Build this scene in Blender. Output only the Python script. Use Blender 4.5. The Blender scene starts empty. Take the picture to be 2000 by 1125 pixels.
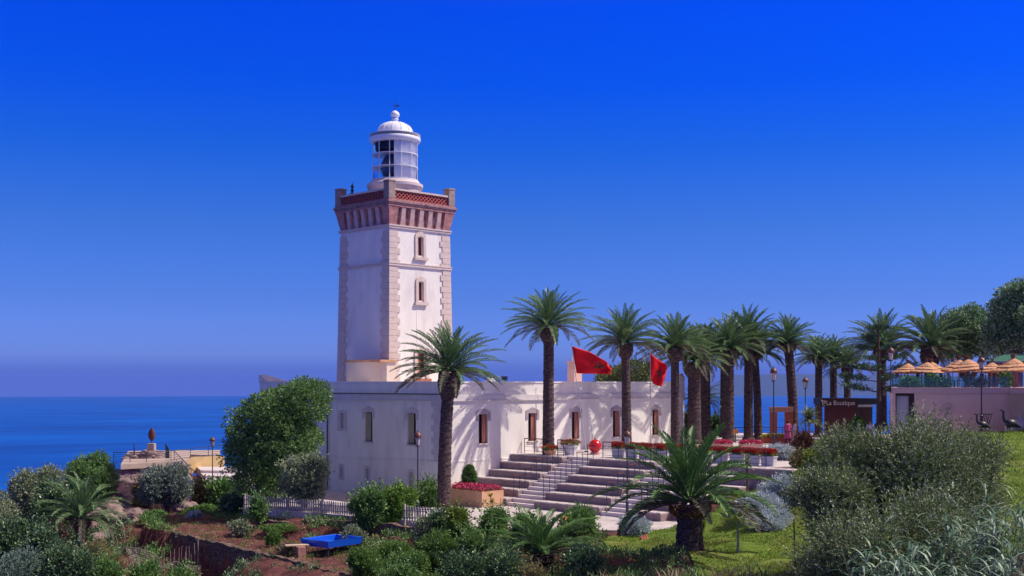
import bpy, math, random
import numpy as np
from mathutils import Vector, Matrix, noise as mnoise

# ------------------------------------------------------------------ camera
F = 2350.0; CX = 1000.0; HY = 748.0            # focal length / principal column / horizon row, in photo pixels
EYE = Vector((-49.92, -56.14, 7.56))           # world axes run along the two facades of the keeper's house
S2 = math.sqrt(0.5)
scene = bpy.context.scene
C = scene.collection
cam_d = bpy.data.cameras.new("camera"); cam = bpy.data.objects.new("camera", cam_d); C.objects.link(cam)
cam.location = EYE; cam.rotation_euler = (math.radians(90), 0, math.radians(-45))
cam_d.sensor_width = 36; cam_d.lens = F / 2000 * 36; cam_d.shift_y = (HY - 562.5) / 2000
cam_d.clip_start = 0.5; cam_d.clip_end = 60000
scene.camera = cam
# ------------------------------------------------------------------ light
SUN = Vector((2.75, -2.75, 4.9)).normalized()
SUN_EL = math.asin(SUN.z); SUN_AZ = math.atan2(SUN.x, SUN.y)
world = bpy.data.worlds.new("World"); scene.world = world; world.use_nodes = True
nt = world.node_tree; nt.nodes.clear()
tc = nt.nodes.new('ShaderNodeTexCoord'); sx = nt.nodes.new('ShaderNodeSeparateXYZ')
mx = nt.nodes.new('ShaderNodeMath'); mx.operation = 'MAXIMUM'; mx.inputs[1].default_value = 0.004
cb = nt.nodes.new('ShaderNodeCombineXYZ')
sky = nt.nodes.new('ShaderNodeTexSky'); sky.sky_type = 'NISHITA'; sky.sun_disc = False
sky.sun_elevation = SUN_EL; sky.sun_rotation = SUN_AZ; sky.altitude = 100
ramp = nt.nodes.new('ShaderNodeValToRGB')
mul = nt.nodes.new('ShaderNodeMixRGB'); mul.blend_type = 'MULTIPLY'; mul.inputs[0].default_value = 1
bg = nt.nodes.new('ShaderNodeBackground'); bg.inputs[1].default_value = 0.15
out = nt.nodes.new('ShaderNodeOutputWorld')
L = nt.links.new
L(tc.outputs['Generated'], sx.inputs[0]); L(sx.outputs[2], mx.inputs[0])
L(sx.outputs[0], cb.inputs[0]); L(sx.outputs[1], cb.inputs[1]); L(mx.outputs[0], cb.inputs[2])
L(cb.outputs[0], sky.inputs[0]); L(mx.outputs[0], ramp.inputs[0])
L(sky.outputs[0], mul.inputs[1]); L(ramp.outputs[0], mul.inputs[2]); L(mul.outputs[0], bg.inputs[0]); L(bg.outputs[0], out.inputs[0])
# clear deep-blue Mediterranean sky within the frame: colour gain on the sky texture by elevation (sine of elevation)
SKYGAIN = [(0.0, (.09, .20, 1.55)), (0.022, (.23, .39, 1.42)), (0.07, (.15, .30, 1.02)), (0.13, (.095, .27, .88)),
           (0.19, (.026, .225, .98)), (0.24, (.003, .185, 1.18)), (0.30, (.0, .17, 1.3)), (0.42, (.64, .33, .50)), (0.7, (1.5, .87, .70)), (1.0, (1.7, 1.0, .75))]  # sky above the frame raised and reddened: added fill light for shaded walls
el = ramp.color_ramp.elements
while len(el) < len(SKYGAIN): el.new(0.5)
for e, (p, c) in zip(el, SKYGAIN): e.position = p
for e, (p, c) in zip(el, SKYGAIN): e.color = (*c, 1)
sun_d = bpy.data.lights.new("sun", 'SUN'); sun_d.energy = 4.6; sun_d.angle = math.radians(0.53); sun_d.color = (1, .94, .82)
sun = bpy.data.objects.new("sun", sun_d); C.objects.link(sun); sun.location = (0, 0, 60)
sun.rotation_euler = SUN.to_track_quat('Z', 'Y').to_euler()
scene.view_settings.view_transform = 'Standard'; scene.view_settings.look = 'None'
scene.view_settings.exposure = 0.0; scene.view_settings.gamma = 1
scene.view_settings.use_curve_mapping = False

# ------------------------------------------------------------------ helpers
def XD(X, D, z=0.0): return Vector((EYE.x + S2 * (X + D), EYE.y + S2 * (D - X), z))
def W(px, D, z=0.0): return XD((px - CX) / F * D, D, z)
def ZY(py, D): return EYE.z - (py - HY) * D / F
def unXD(x, y): return S2 * ((x - EYE.x) - (y - EYE.y)), S2 * ((x - EYE.x) + (y - EYE.y))
OFF = {}
def tag(o, label=None, cat=None, group=None, kind=None):
    if label: o['label'] = label
    if cat: o['category'] = cat
    if group: o['group'] = group
    if kind: o['kind'] = kind
    return o
def thing(name, label, cat, loc=(0, 0, 0), group=None, rot=0.0):
    o = bpy.data.objects.new(name, None); C.objects.link(o); o.location = loc; o.rotation_euler = (0, 0, rot)
    o.empty_display_size = .3
    OFF[o.name] = Vector(loc)
    return tag(o, label, cat, group)
def copy_tree(o, parent=None):
    c = o.copy(); C.objects.link(c)
    if parent: c.parent = parent
    for ch in list(o.children): copy_tree(ch, c)
    return c
class MB:
    def __init__(s): s.v = []; s.f = []
    def add(s, vs, fs):
        n = len(s.v); s.v += [tuple(v) for v in vs]; s.f += [tuple(i + n for i in f) for f in fs]
    def box(s, x0, x1, y0, y1, z0, z1):
        s.add([(x0, y0, z0), (x1, y0, z0), (x1, y1, z0), (x0, y1, z0), (x0, y0, z1), (x1, y0, z1), (x1, y1, z1), (x0, y1, z1)],
              [(0, 3, 2, 1), (4, 5, 6, 7), (0, 1, 5, 4), (1, 2, 6, 5), (2, 3, 7, 6), (3, 0, 4, 7)]); return s
    def cbox(s, c, sx, sy, sz, rz=0.0):
        c = Vector(c); ca, sa = math.cos(rz), math.sin(rz); vs = []
        for z in (0, 1):
            for a, b in ((-1, -1), (1, -1), (1, 1), (-1, 1)):
                x, y = a * sx / 2, b * sy / 2; vs.append((c.x + x * ca - y * sa, c.y + x * sa + y * ca, c.z + z * sz))
        s.add(vs, [(0, 3, 2, 1), (4, 5, 6, 7), (0, 1, 5, 4), (1, 2, 6, 5), (2, 3, 7, 6), (3, 0, 4, 7)]); return s
    def prism(s, pts, ext):
        ext = Vector(ext); n = len(pts); a = [Vector(p) for p in pts]
        s.add(a + [p + ext for p in a], [tuple(range(n))[::-1], tuple(range(n, 2 * n))] + [(i, (i + 1) % n, n + (i + 1) % n, n + i) for i in range(n)]); return s
    def tube(s, p0, p1, r0, r1=None, n=6, caps=True):
        p0, p1 = Vector(p0), Vector(p1); r1 = r0 if r1 is None else r1
        d = (p1 - p0).normalized(); u = d.orthogonal().normalized(); w = d.cross(u); vs = []
        for p, r in ((p0, r0), (p1, r1)):
            for i in range(n):
                a = 2 * math.pi * i / n; vs.append(p + (u * math.cos(a) + w * math.sin(a)) * r)
        fs = [(i, (i + 1) % n, n + (i + 1) % n, n + i) for i in range(n)]
        if caps: fs += [tuple(range(n))[::-1], tuple(range(n, 2 * n))]
        s.add(vs, fs); return s
    def path(s, pts, rs, n=7):
        pts = [Vector(p) for p in pts]; m = len(pts); vs = []; fs = []
        u = None
        for k, p in enumerate(pts):
            d = (pts[min(k + 1, m - 1)] - pts[max(k - 1, 0)]).normalized()
            u = d.orthogonal().normalized() if u is None else (u - d * u.dot(d)).normalized()
            w = d.cross(u); r = rs[k] if hasattr(rs, '__len__') else rs
            for i in range(n):
                a = 2 * math.pi * i / n; vs.append(p + (u * math.cos(a) + w * math.sin(a)) * r)
        for k in range(m - 1):
            for i in range(n): fs.append((k * n + i, k * n + (i + 1) % n, (k + 1) * n + (i + 1) % n, (k + 1) * n + i))
        fs += [tuple(range(n))[::-1], tuple(range((m - 1) * n, m * n))]
        s.add(vs, fs); return s
    def lathe(s, c, prof, n=24, a0=0.0, a1=2 * math.pi):
        c = Vector(c); full = abs(a1 - a0 - 2 * math.pi) < 1e-6; m = n if full else n + 1; vs = []; fs = []
        for r, z in prof:
            for i in range(m):
                a = a0 + (a1 - a0) * i / n; vs.append((c.x + r * math.cos(a), c.y + r * math.sin(a), c.z + z))
        for k in range(len(prof) - 1):
            for i in range(n):
                j = (i + 1) % m if full else i + 1
                fs.append((k * m + i, k * m + j, (k + 1) * m + j, (k + 1) * m + i))
        if full:
            if prof[0][0] > 1e-4: fs.append(tuple(range(m))[::-1])
            if prof[-1][0] > 1e-4: fs.append(tuple(range((len(prof) - 1) * m, len(prof) * m)))
        s.add(vs, fs); return s
    def map(s, fn): s.v = [tuple(fn(Vector(v))) for v in s.v]; return s
    def build(s, name, mat, parent=None, smooth=False, bevel=0.0, local=False):
        off = Vector((0, 0, 0))
        if parent is not None and not local: off = OFF.get(parent.name, off)
        me = bpy.data.meshes.new(name); me.from_pydata([(v[0] - off[0], v[1] - off[1], v[2] - off[2]) for v in s.v], [], s.f)
        me.update()
        if mat: me.materials.append(mat)
        if smooth: me.shade_smooth()
        o = bpy.data.objects.new(name, me); C.objects.link(o)
        if parent is not None: o.parent = parent; OFF[o.name] = off
        if bevel:
            b = o.modifiers.new('bevel', 'BEVEL'); b.width = bevel; b.segments = 2; b.limit_method = 'ANGLE'
        return o
def npmesh(name, V, Fq, mat, parent=None):
    """V (n,3) float, Fq (m,k) int: one mesh from numpy arrays"""
    me = bpy.data.meshes.new(name); V = np.ascontiguousarray(V, dtype=np.float32); Fq = np.ascontiguousarray(Fq, dtype=np.int32)
    m, k = Fq.shape
    me.vertices.add(len(V)); me.vertices.foreach_set('co', V.ravel())
    me.loops.add(m * k); me.loops.foreach_set('vertex_index', Fq.ravel())
    me.polygons.add(m); me.polygons.foreach_set('loop_start', np.arange(0, m * k, k, dtype=np.int32))
    me.update(calc_edges=True); me.validate()
    if mat: me.materials.append(mat)
    o = bpy.data.objects.new(name, me); C.objects.link(o)
    if parent is not None: o.parent = parent
    return o

# ------------------------------------------------------------------ materials
MATS = {}
def mat(name, col, rough=.75, var=0.12, scale=2.0, bump=0.0, bscale=None, col2=None, c2scale=None, c2lo=.45, c2hi=.6, metallic=0.0, spec=.3, stretch=(1, 1, 1)):
    if name in MATS: return MATS[name]
    m = bpy.data.materials.new(name); m.use_nodes = True; n = m.node_tree; N = n.nodes; K = n.links.new
    b = N['Principled BSDF']; b.inputs['Roughness'].default_value = rough; b.inputs['Metallic'].default_value = metallic
    b.inputs['Specular IOR Level'].default_value = spec
    t = N.new('ShaderNodeTexCoord'); mp = N.new('ShaderNodeMapping'); mp.inputs['Scale'].default_value = stretch; K(t.outputs['Object'], mp.inputs[0])
    no = N.new('ShaderNodeTexNoise'); no.inputs['Scale'].default_value = scale; no.inputs['Detail'].default_value = 6; K(mp.outputs[0], no.inputs[0])
    mr = N.new('ShaderNodeMapRange'); mr.inputs[1].default_value = .3; mr.inputs[2].default_value = .7
    mr.inputs[3].default_value = 1 - var; mr.inputs[4].default_value = 1 + var; K(no.outputs[0], mr.inputs[0])
    base = N.new('ShaderNodeRGB'); base.outputs[0].default_value = (*col, 1); src = base.outputs[0]
    if col2:
        n2 = N.new('ShaderNodeTexNoise'); n2.inputs['Scale'].default_value = c2scale or scale * .5; n2.inputs['Detail'].default_value = 8; n2.inputs['Roughness'].default_value = .65; K(mp.outputs[0], n2.inputs[0])
        r2 = N.new('ShaderNodeMapRange'); r2.inputs[1].default_value = c2lo; r2.inputs[2].default_value = c2hi; K(n2.outputs[0], r2.inputs[0])
        mi = N.new('ShaderNodeMixRGB'); K(r2.outputs[0], mi.inputs[0]); K(src, mi.inputs[1]); mi.inputs[2].default_value = (*col2, 1); src = mi.outputs[0]
    vm = N.new('ShaderNodeVectorMath'); vm.operation = 'SCALE'; K(src, vm.inputs[0]); K(mr.outputs[0], vm.inputs['Scale'])
    K(vm.outputs[0], b.inputs['Base Color'])
    if bump:
        nb = N.new('ShaderNodeTexNoise'); nb.inputs['Scale'].default_value = bscale or scale * 4; nb.inputs['Detail'].default_value = 8; K(mp.outputs[0], nb.inputs[0])
        bu = N.new('ShaderNodeBump'); bu.inputs['Strength'].default_value = bump; bu.inputs['Distance'].default_value = .05; K(nb.outputs[0], bu.inputs['Height']); K(bu.outputs[0], b.inputs['Normal'])
    MATS[name] = m; return m
BOOST = {'palm_green': 2.38, 'young_palm_green': 1.77, 'fig_green': 1.45, 'dark_green_leaf': 1.83, 'evergreen_leaf': 2.32, 'olive_grey_leaf': 1.95, 'olive_bush_leaf': 1.95, 'bush_green': 1.77, 'rosemary_green': 1.71, 'dry_herb': 1.59, 'reed_blade': 1.83, 'pine_green': 2.2, 'silver_olive': 1.71, 'roof_tree_leaf': 1.95, 'lime_leaf': 1.71, 'silver_leaf': 1.5, 'blue_green_leaf': 1.71, 'grass_blade': 1.25}
def leafmat(name, cols, rough=.55, trans=.18):
    if name in MATS: return MATS[name]
    if name in BOOST: cols = [tuple(min(.6, v * BOOST[name]) for v in c) for c in cols]
    m = bpy.data.materials.new(name); m.use_nodes = True; n = m.node_tree; N = n.nodes; K = n.links.new
    b = N['Principled BSDF']; b.inputs['Roughness'].default_value = rough; b.inputs['Specular IOR Level'].default_value = .35
    g = N.new('ShaderNodeNewGeometry'); r = N.new('ShaderNodeValToRGB'); K(g.outputs['Random Per Island'], r.inputs[0])
    e = r.color_ramp.elements
    while len(e) < len(cols): e.new(.5)
    for i, c in enumerate(cols): e[i].position = i / (len(cols) - 1)
    for i, c in enumerate(cols): e[i].color = (*c, 1)
    K(r.outputs[0], b.inputs['Base Color'])
    if trans:
        tr = N.new('ShaderNodeBsdfTranslucent'); K(r.outputs[0], tr.inputs[0]); ms = N.new('ShaderNodeMixShader'); ms.inputs[0].default_value = trans
        K(b.outputs[0], ms.inputs[1]); K(tr.outputs[0], ms.inputs[2]); K(ms.outputs[0], N['Material Output'].inputs[0])
    MATS[name] = m; return m
def stonemat(name, c1, c2, mortar, scale=1.6, stretch=(1, 1, 1.8), bump=.8):
    """rubble masonry: voronoi stones with mortar joints"""
    m = bpy.data.materials.new(name); m.use_nodes = True; n = m.node_tree; N = n.nodes; K = n.links.new
    b = N['Principled BSDF']; b.inputs['Roughness'].default_value = .9; b.inputs['Specular IOR Level'].default_value = .15
    t = N.new('ShaderNodeTexCoord'); mp = N.new('ShaderNodeMapping'); mp.inputs['Scale'].default_value = stretch; K(t.outputs['Object'], mp.inputs[0])
    v = N.new('ShaderNodeTexVoronoi'); v.inputs['Scale'].default_value = scale; K(mp.outputs[0], v.inputs[0])
    ve = N.new('ShaderNodeTexVoronoi'); ve.feature = 'DISTANCE_TO_EDGE'; ve.inputs['Scale'].default_value = scale; K(mp.outputs[0], ve.inputs[0])
    sp = N.new('ShaderNodeSeparateColor'); K(v.outputs['Color'], sp.inputs[0])
    m1 = N.new('ShaderNodeMixRGB'); K(sp.outputs[0], m1.inputs[0]); m1.inputs[1].default_value = (*c1, 1); m1.inputs[2].default_value = (*c2, 1)
    r = N.new('ShaderNodeMapRange'); r.inputs[1].default_value = .02; r.inputs[2].default_value = .08; K(ve.outputs[0], r.inputs[0])
    m2 = N.new('ShaderNodeMixRGB'); K(r.outputs[0], m2.inputs[0]); m2.inputs[1].default_value = (*mortar, 1); K(m1.outputs[0], m2.inputs[2])
    K(m2.outputs[0], b.inputs['Base Color'])
    bu = N.new('ShaderNodeBump'); bu.inputs['Strength'].default_value = bump; bu.inputs['Distance'].default_value = .12; K(ve.outputs[0], bu.inputs['Height']); K(bu.outputs[0], b.inputs['Normal'])
    return m
WHITE = mat('white_render', (.82, .77, .70), .85, .07, 1.1, .3, 12, col2=(.60, .55, .51), c2scale=.9, c2lo=.52, c2hi=.82, stretch=(1, 1, .3))
CREAM = mat('cream_stone', (.63, .51, .45), .85, .10, 3, .3, 20)
GREYST = mat('grey_stone', (.40, .34, .36), .85, .12, 3, .3, 20)
PINKST = mat('pink_stone', (.46, .22, .20), .85, .22, 2.5, .4, 18, col2=(.22, .11, .11), c2scale=2.2, c2lo=.5, c2hi=.7)
DKCORN = mat('weathered_cornice', (.36, .21, .20), .9, .22, 4, .5, 16, col2=(.15, .09, .09), c2scale=3, c2lo=.48, c2hi=.66)
BRICK = mat('red_brick', (.50, .13, .12), .85, .25, 12, .4, 30)
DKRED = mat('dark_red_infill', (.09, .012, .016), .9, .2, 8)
LANT = mat('white_painted_metal', (.82, .82, .84), .35, .04, 4, spec=.5)
IRON = mat('dark_iron', (.03, .035, .05), .45, .2, 6, spec=.5)
RUST = mat('rusty_handrail', (.17, .06, .045), .6, .3, 10)
SHUT = mat('red_brown_shutter', (.36, .14, .10), .6, .18, 8, stretch=(1, 1, .2))
SHUTG = mat('pale_wood_shutter', (.42, .36, .24), .7, .15, 8, stretch=(1, 1, .2))
DARKG = mat('dark_window_glass', (.012, .014, .02), .12, .1, 3, spec=.6)
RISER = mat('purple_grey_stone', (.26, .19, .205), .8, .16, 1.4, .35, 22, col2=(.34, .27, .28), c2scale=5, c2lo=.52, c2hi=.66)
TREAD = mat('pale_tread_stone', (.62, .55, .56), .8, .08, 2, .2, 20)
PAVE = mat('pale_paving', (.55, .50, .50), .85, .08, 1.2, .25, 16, col2=(.46, .40, .41), c2scale=.8)
PLANT_T = mat('orange_render', (.62, .36, .22), .85, .10, 1.5, .2, 14)
SALMON = mat('salmon_render', (.78, .49, .42), .85, .08, .8, .2, 12, col2=(.64, .38, .33), c2scale=.7, c2lo=.5, c2hi=.75)
SAND = mat('sand_render', (.44, .34, .29), .85, .10, 1.2, .2, 12)
SOIL = mat('red_soil', (0.105, .034, .033), .95, .45, 1.8, 1.0, 9, col2=(.19, .09, .065), c2scale=.7, c2lo=.5, c2hi=.7)
ROCK = mat('rock', (.30, .22, .21), .95, .3, 1.1, 1.0, 5, col2=(.15, .10, .10), c2scale=1.2)
GRASS = mat('lawn_grass', (.125, .21, .02), .9, .35, 2.8, .9, 60, col2=(.17, .20, .035), c2scale=.35)
WOOD = mat('weathered_wood', (.32, .25, .22), .8, .25, 4, .4, 20, stretch=(1, 1, .15))
REDFAB = mat('red_cloth', (.72, .004, .012), .6, .08, 3)
GREENFAB = mat('dark_green_cloth', (.01, .07, .03), .6, .1, 3)
REDP = mat('glossy_red_paint', (.55, .008, .015), .18, .05, 3, spec=.6)
GREENP = mat('glossy_green_paint', (.005, .30, .10), .18, .05, 3, spec=.6)
THATCH = mat('straw_thatch', (.62, .34, .19), .9, .3, 9, .8, 40, stretch=(1, 1, .3))
THATCHD = mat('dry_straw_topknot', (.28, .12, .09), .9, .3, 9, .8, 40)
BARK = mat('palm_bark', (.12, .08, .08), .95, .4, 3.5, 1.0, 14, col2=(.03, .018, .022), c2scale=6, c2lo=.45, c2hi=.6, stretch=(1, 1, 2.2))
BARK2 = mat('tree_bark', (.12, .08, .06), .95, .3, 4, .8, 16, stretch=(1, 1, .3))
BLUEP = mat('blue_plastic', (.0, .09, .62), .35, .04, 2, spec=.5)
CORTEN = mat('orange_steel', (.45, .11, .05), .7, .15, 2, .2, 12)
MAROON = mat('maroon_boards', (.085, .022, .025), .7, .15, 3, stretch=(1, 1, .2))
SIGNM = mat('brown_sign_board', (.055, .022, .022), .6, .1, 4)
LETTER = mat('pale_lettering', (.70, .58, .52), .6, .03, 5)
GTILE = mat('green_roof_tile', (.05, .20, .12), .6, .25, 9, .4, 18)
COPPER = mat('copper_lamp_cap', (.15, .06, .045), .45, .25, 6, metallic=.2, spec=.5)
FROST = mat('frosted_lamp_glass', (.62, .52, .50), .25, .05, 4, spec=.5)
RUSTY = mat('rusty_steel', (.15, .045, .035), .8, .35, 4, .5, 14)
BLACKB = mat('dark_bronze', (.04, .035, .045), .4, .2, 5, spec=.5)
POTW = mat('white_pot', (.66, .64, .68), .6, .06, 4)
SKIN = mat('skin', (.42, .24, .17), .55, .05, 4)
HAIR = mat('dark_hair', (.015, .01, .01), .6, .1, 8)
def cloth(n, c): return mat(n, c, .8, .12, 5)

LF_PALM = leafmat('palm_green', [(.025, .055, .022), (.05, .095, .035), (.10, .15, .07), (.04, .075, .035)], .4, .14)
LF_PALMY = leafmat('young_palm_green', [(.03, .08, .02), (.06, .13, .03), (.10, .17, .06), (.04, .09, .04)], .42, .15)
LF_DRY = leafmat('old_frond_grey', [(.09, .085, .06), (.14, .12, .09), (.07, .09, .05), (.11, .09, .075)], .7, .05)
LF_TREE = leafmat('fig_green', [(.05, .115, .03), (.085, .17, .045), (.17, .26, .09), (.06, .13, .05)], .45, .3)
LF_DARK = leafmat('dark_green_leaf', [(.02, .05, .022), (.04, .085, .035), (.07, .12, .05), (.15, .20, .12)], .33, .15)
LF_EVER = leafmat('evergreen_leaf', [(.03, .07, .035), (.06, .11, .05), (.11, .17, .09), (.22, .28, .20)], .35, .18)
LF_OLIVE = leafmat('olive_grey_leaf', [(.06, .09, .045), (.11, .14, .08), (.22, .24, .15), (.08, .11, .07)], .5, .12)
LF_BIG = leafmat('olive_bush_leaf', [(.035, .058, .018), (.065, .095, .028), (.10, .135, .045), (.085, .12, .045), (.44, .42, .26)], .5, .15)
LF_SILV = leafmat('silver_leaf', [(.20, .27, .30), (.30, .37, .40), (.40, .46, .48), (.24, .31, .36)], .7, .1)
LF_ROSE = leafmat('bush_green', [(.04, .095, .025), (.08, .16, .04), (.14, .22, .07), (.06, .12, .045)], .45, .22)
LF_YEL = leafmat('yellow_green_leaf', [(.13, .20, .02), (.22, .29, .03), (.30, .36, .05), (.16, .22, .05)], .55, .2)
LF_HEDGE = leafmat('rosemary_green', [(.03, .075, .015), (.06, .13, .02), (.11, .19, .04), (.045, .09, .025)], .6, .12)
LF_HERB = leafmat('dry_herb', [(.10, .10, .035), (.15, .14, .05), (.20, .16, .09), (.08, .10, .03)], .8, .1)
LF_REED = leafmat('reed_blade', [(.025, .06, .03), (.045, .09, .055), (.08, .14, .09), (.24, .30, .22)], .45, .15)
LF_BROWN = leafmat('brown_purple_leaf', [(.09, .03, .03), (.15, .05, .045), (.07, .05, .03), (.20, .09, .06)], .6, .1)
LF_PINE = leafmat('pine_green', [(.012, .035, .022), (.022, .05, .03), (.035, .065, .035)], .6, .05)
LF_STRAW = leafmat('straw_blade', [(.25, .20, .13), (.34, .28, .20), (.20, .15, .10), (.12, .14, .06)], .7, .1)
FL_RED = leafmat('red_petals', [(.50, .012, .012), (.62, .03, .02), (.40, .01, .02), (.55, .06, .03)], .6, .1)
FL_PINK = leafmat('pink_petals', [(.55, .03, .14), (.62, .10, .22), (.45, .02, .10), (.60, .04, .06)], .6, .1)
FL_ORANGE = leafmat('orange_petals', [(.55, .13, .04), (.60, .22, .05), (.40, .06, .04), (.12, .14, .05)], .6, .1)
FL_YEL = leafmat('yellow_petals', [(.70, .55, .04), (.75, .6, .2), (.6, .4, .02)], .6, .1)
FL_MIX = leafmat('mixed_petals', [(.55, .05, .03), (.30, .42, .08), (.65, .55, .12), (.18, .26, .05)], .6, .1)

# ------------------------------------------------------------------ foliage (numpy)
def unit(a): return a / np.maximum(np.linalg.norm(a, axis=1, keepdims=True), 1e-9)
def leaves(P, Dr, ln, wd, rng):
    """a diamond blade at every point P along direction Dr"""
    n = len(P); Dr = unit(Dr); R = rng.normal(size=(n, 3)); S = unit(np.cross(Dr, R)); N = np.cross(Dr, S)
    ln = np.broadcast_to(np.asarray(ln, float), (n,))[:, None]; wd = np.broadcast_to(np.asarray(wd, float), (n,))[:, None]
    mid = P + Dr * ln * .45 + N * ln * .06
    V = np.stack([P, mid + S * wd * .5, P + Dr * ln, mid - S * wd * .5], 1).reshape(-1, 3)
    return V, np.arange(4 * n).reshape(n, 4)
def cat(parts):
    Vs, Fs, o = [], [], 0
    for V, Fc in parts: Vs.append(V); Fs.append(Fc + o); o += len(V)
    return np.concatenate(Vs), np.concatenate(Fs)
def sph(n, rng, low=-.35):
    i = np.arange(n) + .5; z = 1 - (1 - low) * i / n; a = i * 2.39996 + rng.uniform(0, 6)
    r = np.sqrt(np.maximum(0, 1 - z * z)); return np.stack([r * np.cos(a), r * np.sin(a), z], 1)
def puffs(lobes, clumps, per, leaf, wid, rng, cr=.28, low=-.5, up=.35, inner=.25):
    """clumps of leaves over the skin of several lobes (cx,cy,cz,rx,ry,rz), with thinner inside"""
    P, Dd = [], []
    area = np.array([l[3] * l[4] + l[3] * l[5] + l[4] * l[5] for l in lobes]); area = area / area.sum()
    for l, ar in zip(lobes, area):
        m = max(5, int(clumps * ar)); d = sph(m, rng, low); c = np.array(l[:3]); R = np.array(l[3:6])
        rr = rng.uniform(.78, 1.05, (m, 1)); k = rng.random(m) < inner; rr[k] *= rng.uniform(.35, .8, (k.sum(), 1))
        cen = c + d * R * rr + rng.normal(size=(m, 3)) * .06 * R.mean()
        for ce, di in zip(cen, d):
            q = rng.normal(size=(per, 3)); q = unit(q) * rng.uniform(.25, 1, (per, 1)) ** .6
            s = cr * rng.uniform(.7, 1.35)
            P.append(ce + q * s * np.array([1, 1, .75])); Dd.append(q + di * .7 + np.array([0, 0, up]) + rng.normal(size=(per, 3)) * .3)
    P = np.concatenate(P); Dd = np.concatenate(Dd); n = len(P)
    return leaves(P, Dd, leaf * rng.uniform(.7, 1.3, n), wid * rng.uniform(.7, 1.3, n), rng)
def sprigs(lobes, shoots, per, slen, leaf, wid, rng, low=-.3, up=.6, inner=.3):
    """upright shoots carrying narrow leaves, over several lobes"""
    P, Dd = [], []
    area = np.array([l[3] * l[4] + l[3] * l[5] + l[4] * l[5] for l in lobes]); area = area / area.sum()
    for l, ar in zip(lobes, area):
        m = max(5, int(shoots * ar)); d = sph(m, rng, low); c = np.array(l[:3]); R = np.array(l[3:6])
        rr = rng.uniform(.72, 1.0, (m, 1)); k = rng.random(m) < inner; rr[k] *= rng.uniform(.35, .8, (k.sum(), 1))
        base = c + d * R * rr; ax = unit(d + np.array([0, 0, up]) + rng.normal(size=(m, 3)) * .35)
        sl = slen * rng.uniform(.5, 1.5, (m, 1))
        t = rng.uniform(0, 1, (m, per, 1)); pts = base[:, None] + ax[:, None] * t * sl[:, None]
        side = rng.normal(size=(m, per, 3)); side -= ax[:, None] * (side * ax[:, None]).sum(2, keepdims=True)
        dirs = ax[:, None] * .8 + side / np.maximum(np.linalg.norm(side, axis=2, keepdims=True), 1e-6) * .7
        P.append(pts.reshape(-1, 3)); Dd.append(dirs.reshape(-1, 3))
    P = np.concatenate(P); Dd = np.concatenate(Dd); n = len(P)
    return leaves(P, Dd, leaf * rng.uniform(.7, 1.3, n), wid * rng.uniform(.7, 1.3, n), rng)
def lobes_for(w, h, rng, n=7, z0=.0, squash=1.0):
    """uneven lobes filling a crown w wide, h tall, standing on z0"""
    L_ = [(rng.normal() * w * .03, rng.normal() * w * .03, z0 + h * .48, w * .25, w * .25, h * .40)]
    for i in range(n + 6):
        a = i * 2.4 + rng.uniform(0, 1.2); r = w * rng.uniform(.10, .34); zz = z0 + h * rng.uniform(.16, .92) * (1 - .5 * (r / w)); s = w * rng.uniform(.08, .17)
        L_.append((r * math.cos(a), r * math.sin(a), zz, s, s * rng.uniform(.8, 1.2), min(s * rng.uniform(.8, 1.3), h * .24) * squash))
    return L_
def frond(rng, az, el, Ln, n=34, droop=1.0, wid=.035, ll=.42):
    """one pinnate palm frond from the origin: bending rib and two rows of leaflets"""
    m = 9; t = np.linspace(0, 1, m); ang = el - droop * (t ** 1.4) * (.55 + .65 * math.cos(el)) - .05 * t
    ds = Ln / (m - 1); r = np.concatenate([[0], np.cumsum(np.cos(ang[:-1]) * ds)]); z = np.concatenate([[0], np.cumsum(np.sin(ang[:-1]) * ds)])
    bend = rng.normal() * .12; aa = az + bend * t
    pts = np.stack([r * np.cos(aa), r * np.sin(aa), z], 1)
    tt = np.linspace(.14, .99, n); P = np.stack([np.interp(tt, t, pts[:, i]) for i in range(3)], 1)
    T = unit(np.stack([np.interp(tt, t, np.gradient(pts[:, i])) for i in range(3)], 1))
    S = unit(np.cross(T, np.array([0, 0, 1.0]) + rng.normal(size=3) * .05)); U = np.cross(S, T)
    out = []
    lf = ll * np.sin(np.clip(tt * 1.02, 0, 1) * math.pi * .86 + .32) ** .7 * (Ln / 3)
    tw = rng.uniform(-.3, .3)
    for s in (-1, 1):
        Dd = unit(T * .95 + S * s * (.66 + .2 * tw * s) + U * .38 + rng.normal(size=(n, 3)) * .10)
        tip = P + Dd * lf[:, None] + np.array([0, 0, -.10]) * lf[:, None]
        w = T * wid
        mid = P + Dd * lf[:, None] * .5
        V = np.stack([P - w * .5, mid - w * .6, tip, mid + w * .6], 1).reshape(-1, 3)
        out.append((V, np.arange(4 * n).reshape(n, 4)))
    # rib
    Sm = unit(np.cross(np.gradient(pts, axis=0), np.array([0, 0, 1.0]))); wr = (.045 * (1 - t) + .008)[:, None]
    A = pts - Sm * wr; B = pts + Sm * wr; Cc = pts - np.array([0, 0, 1.0]) * wr * 1.3
    V = np.concatenate([A, B, Cc]); f = []
    for i in range(m - 1):
        f += [(i, i + 1, m + i + 1, m + i), (m + i, m + i + 1, 2 * m + i + 1, 2 * m + i), (2 * m + i, 2 * m + i + 1, i + 1, i)]
    out.append((V, np.array(f)))
    return cat(out)
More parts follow.
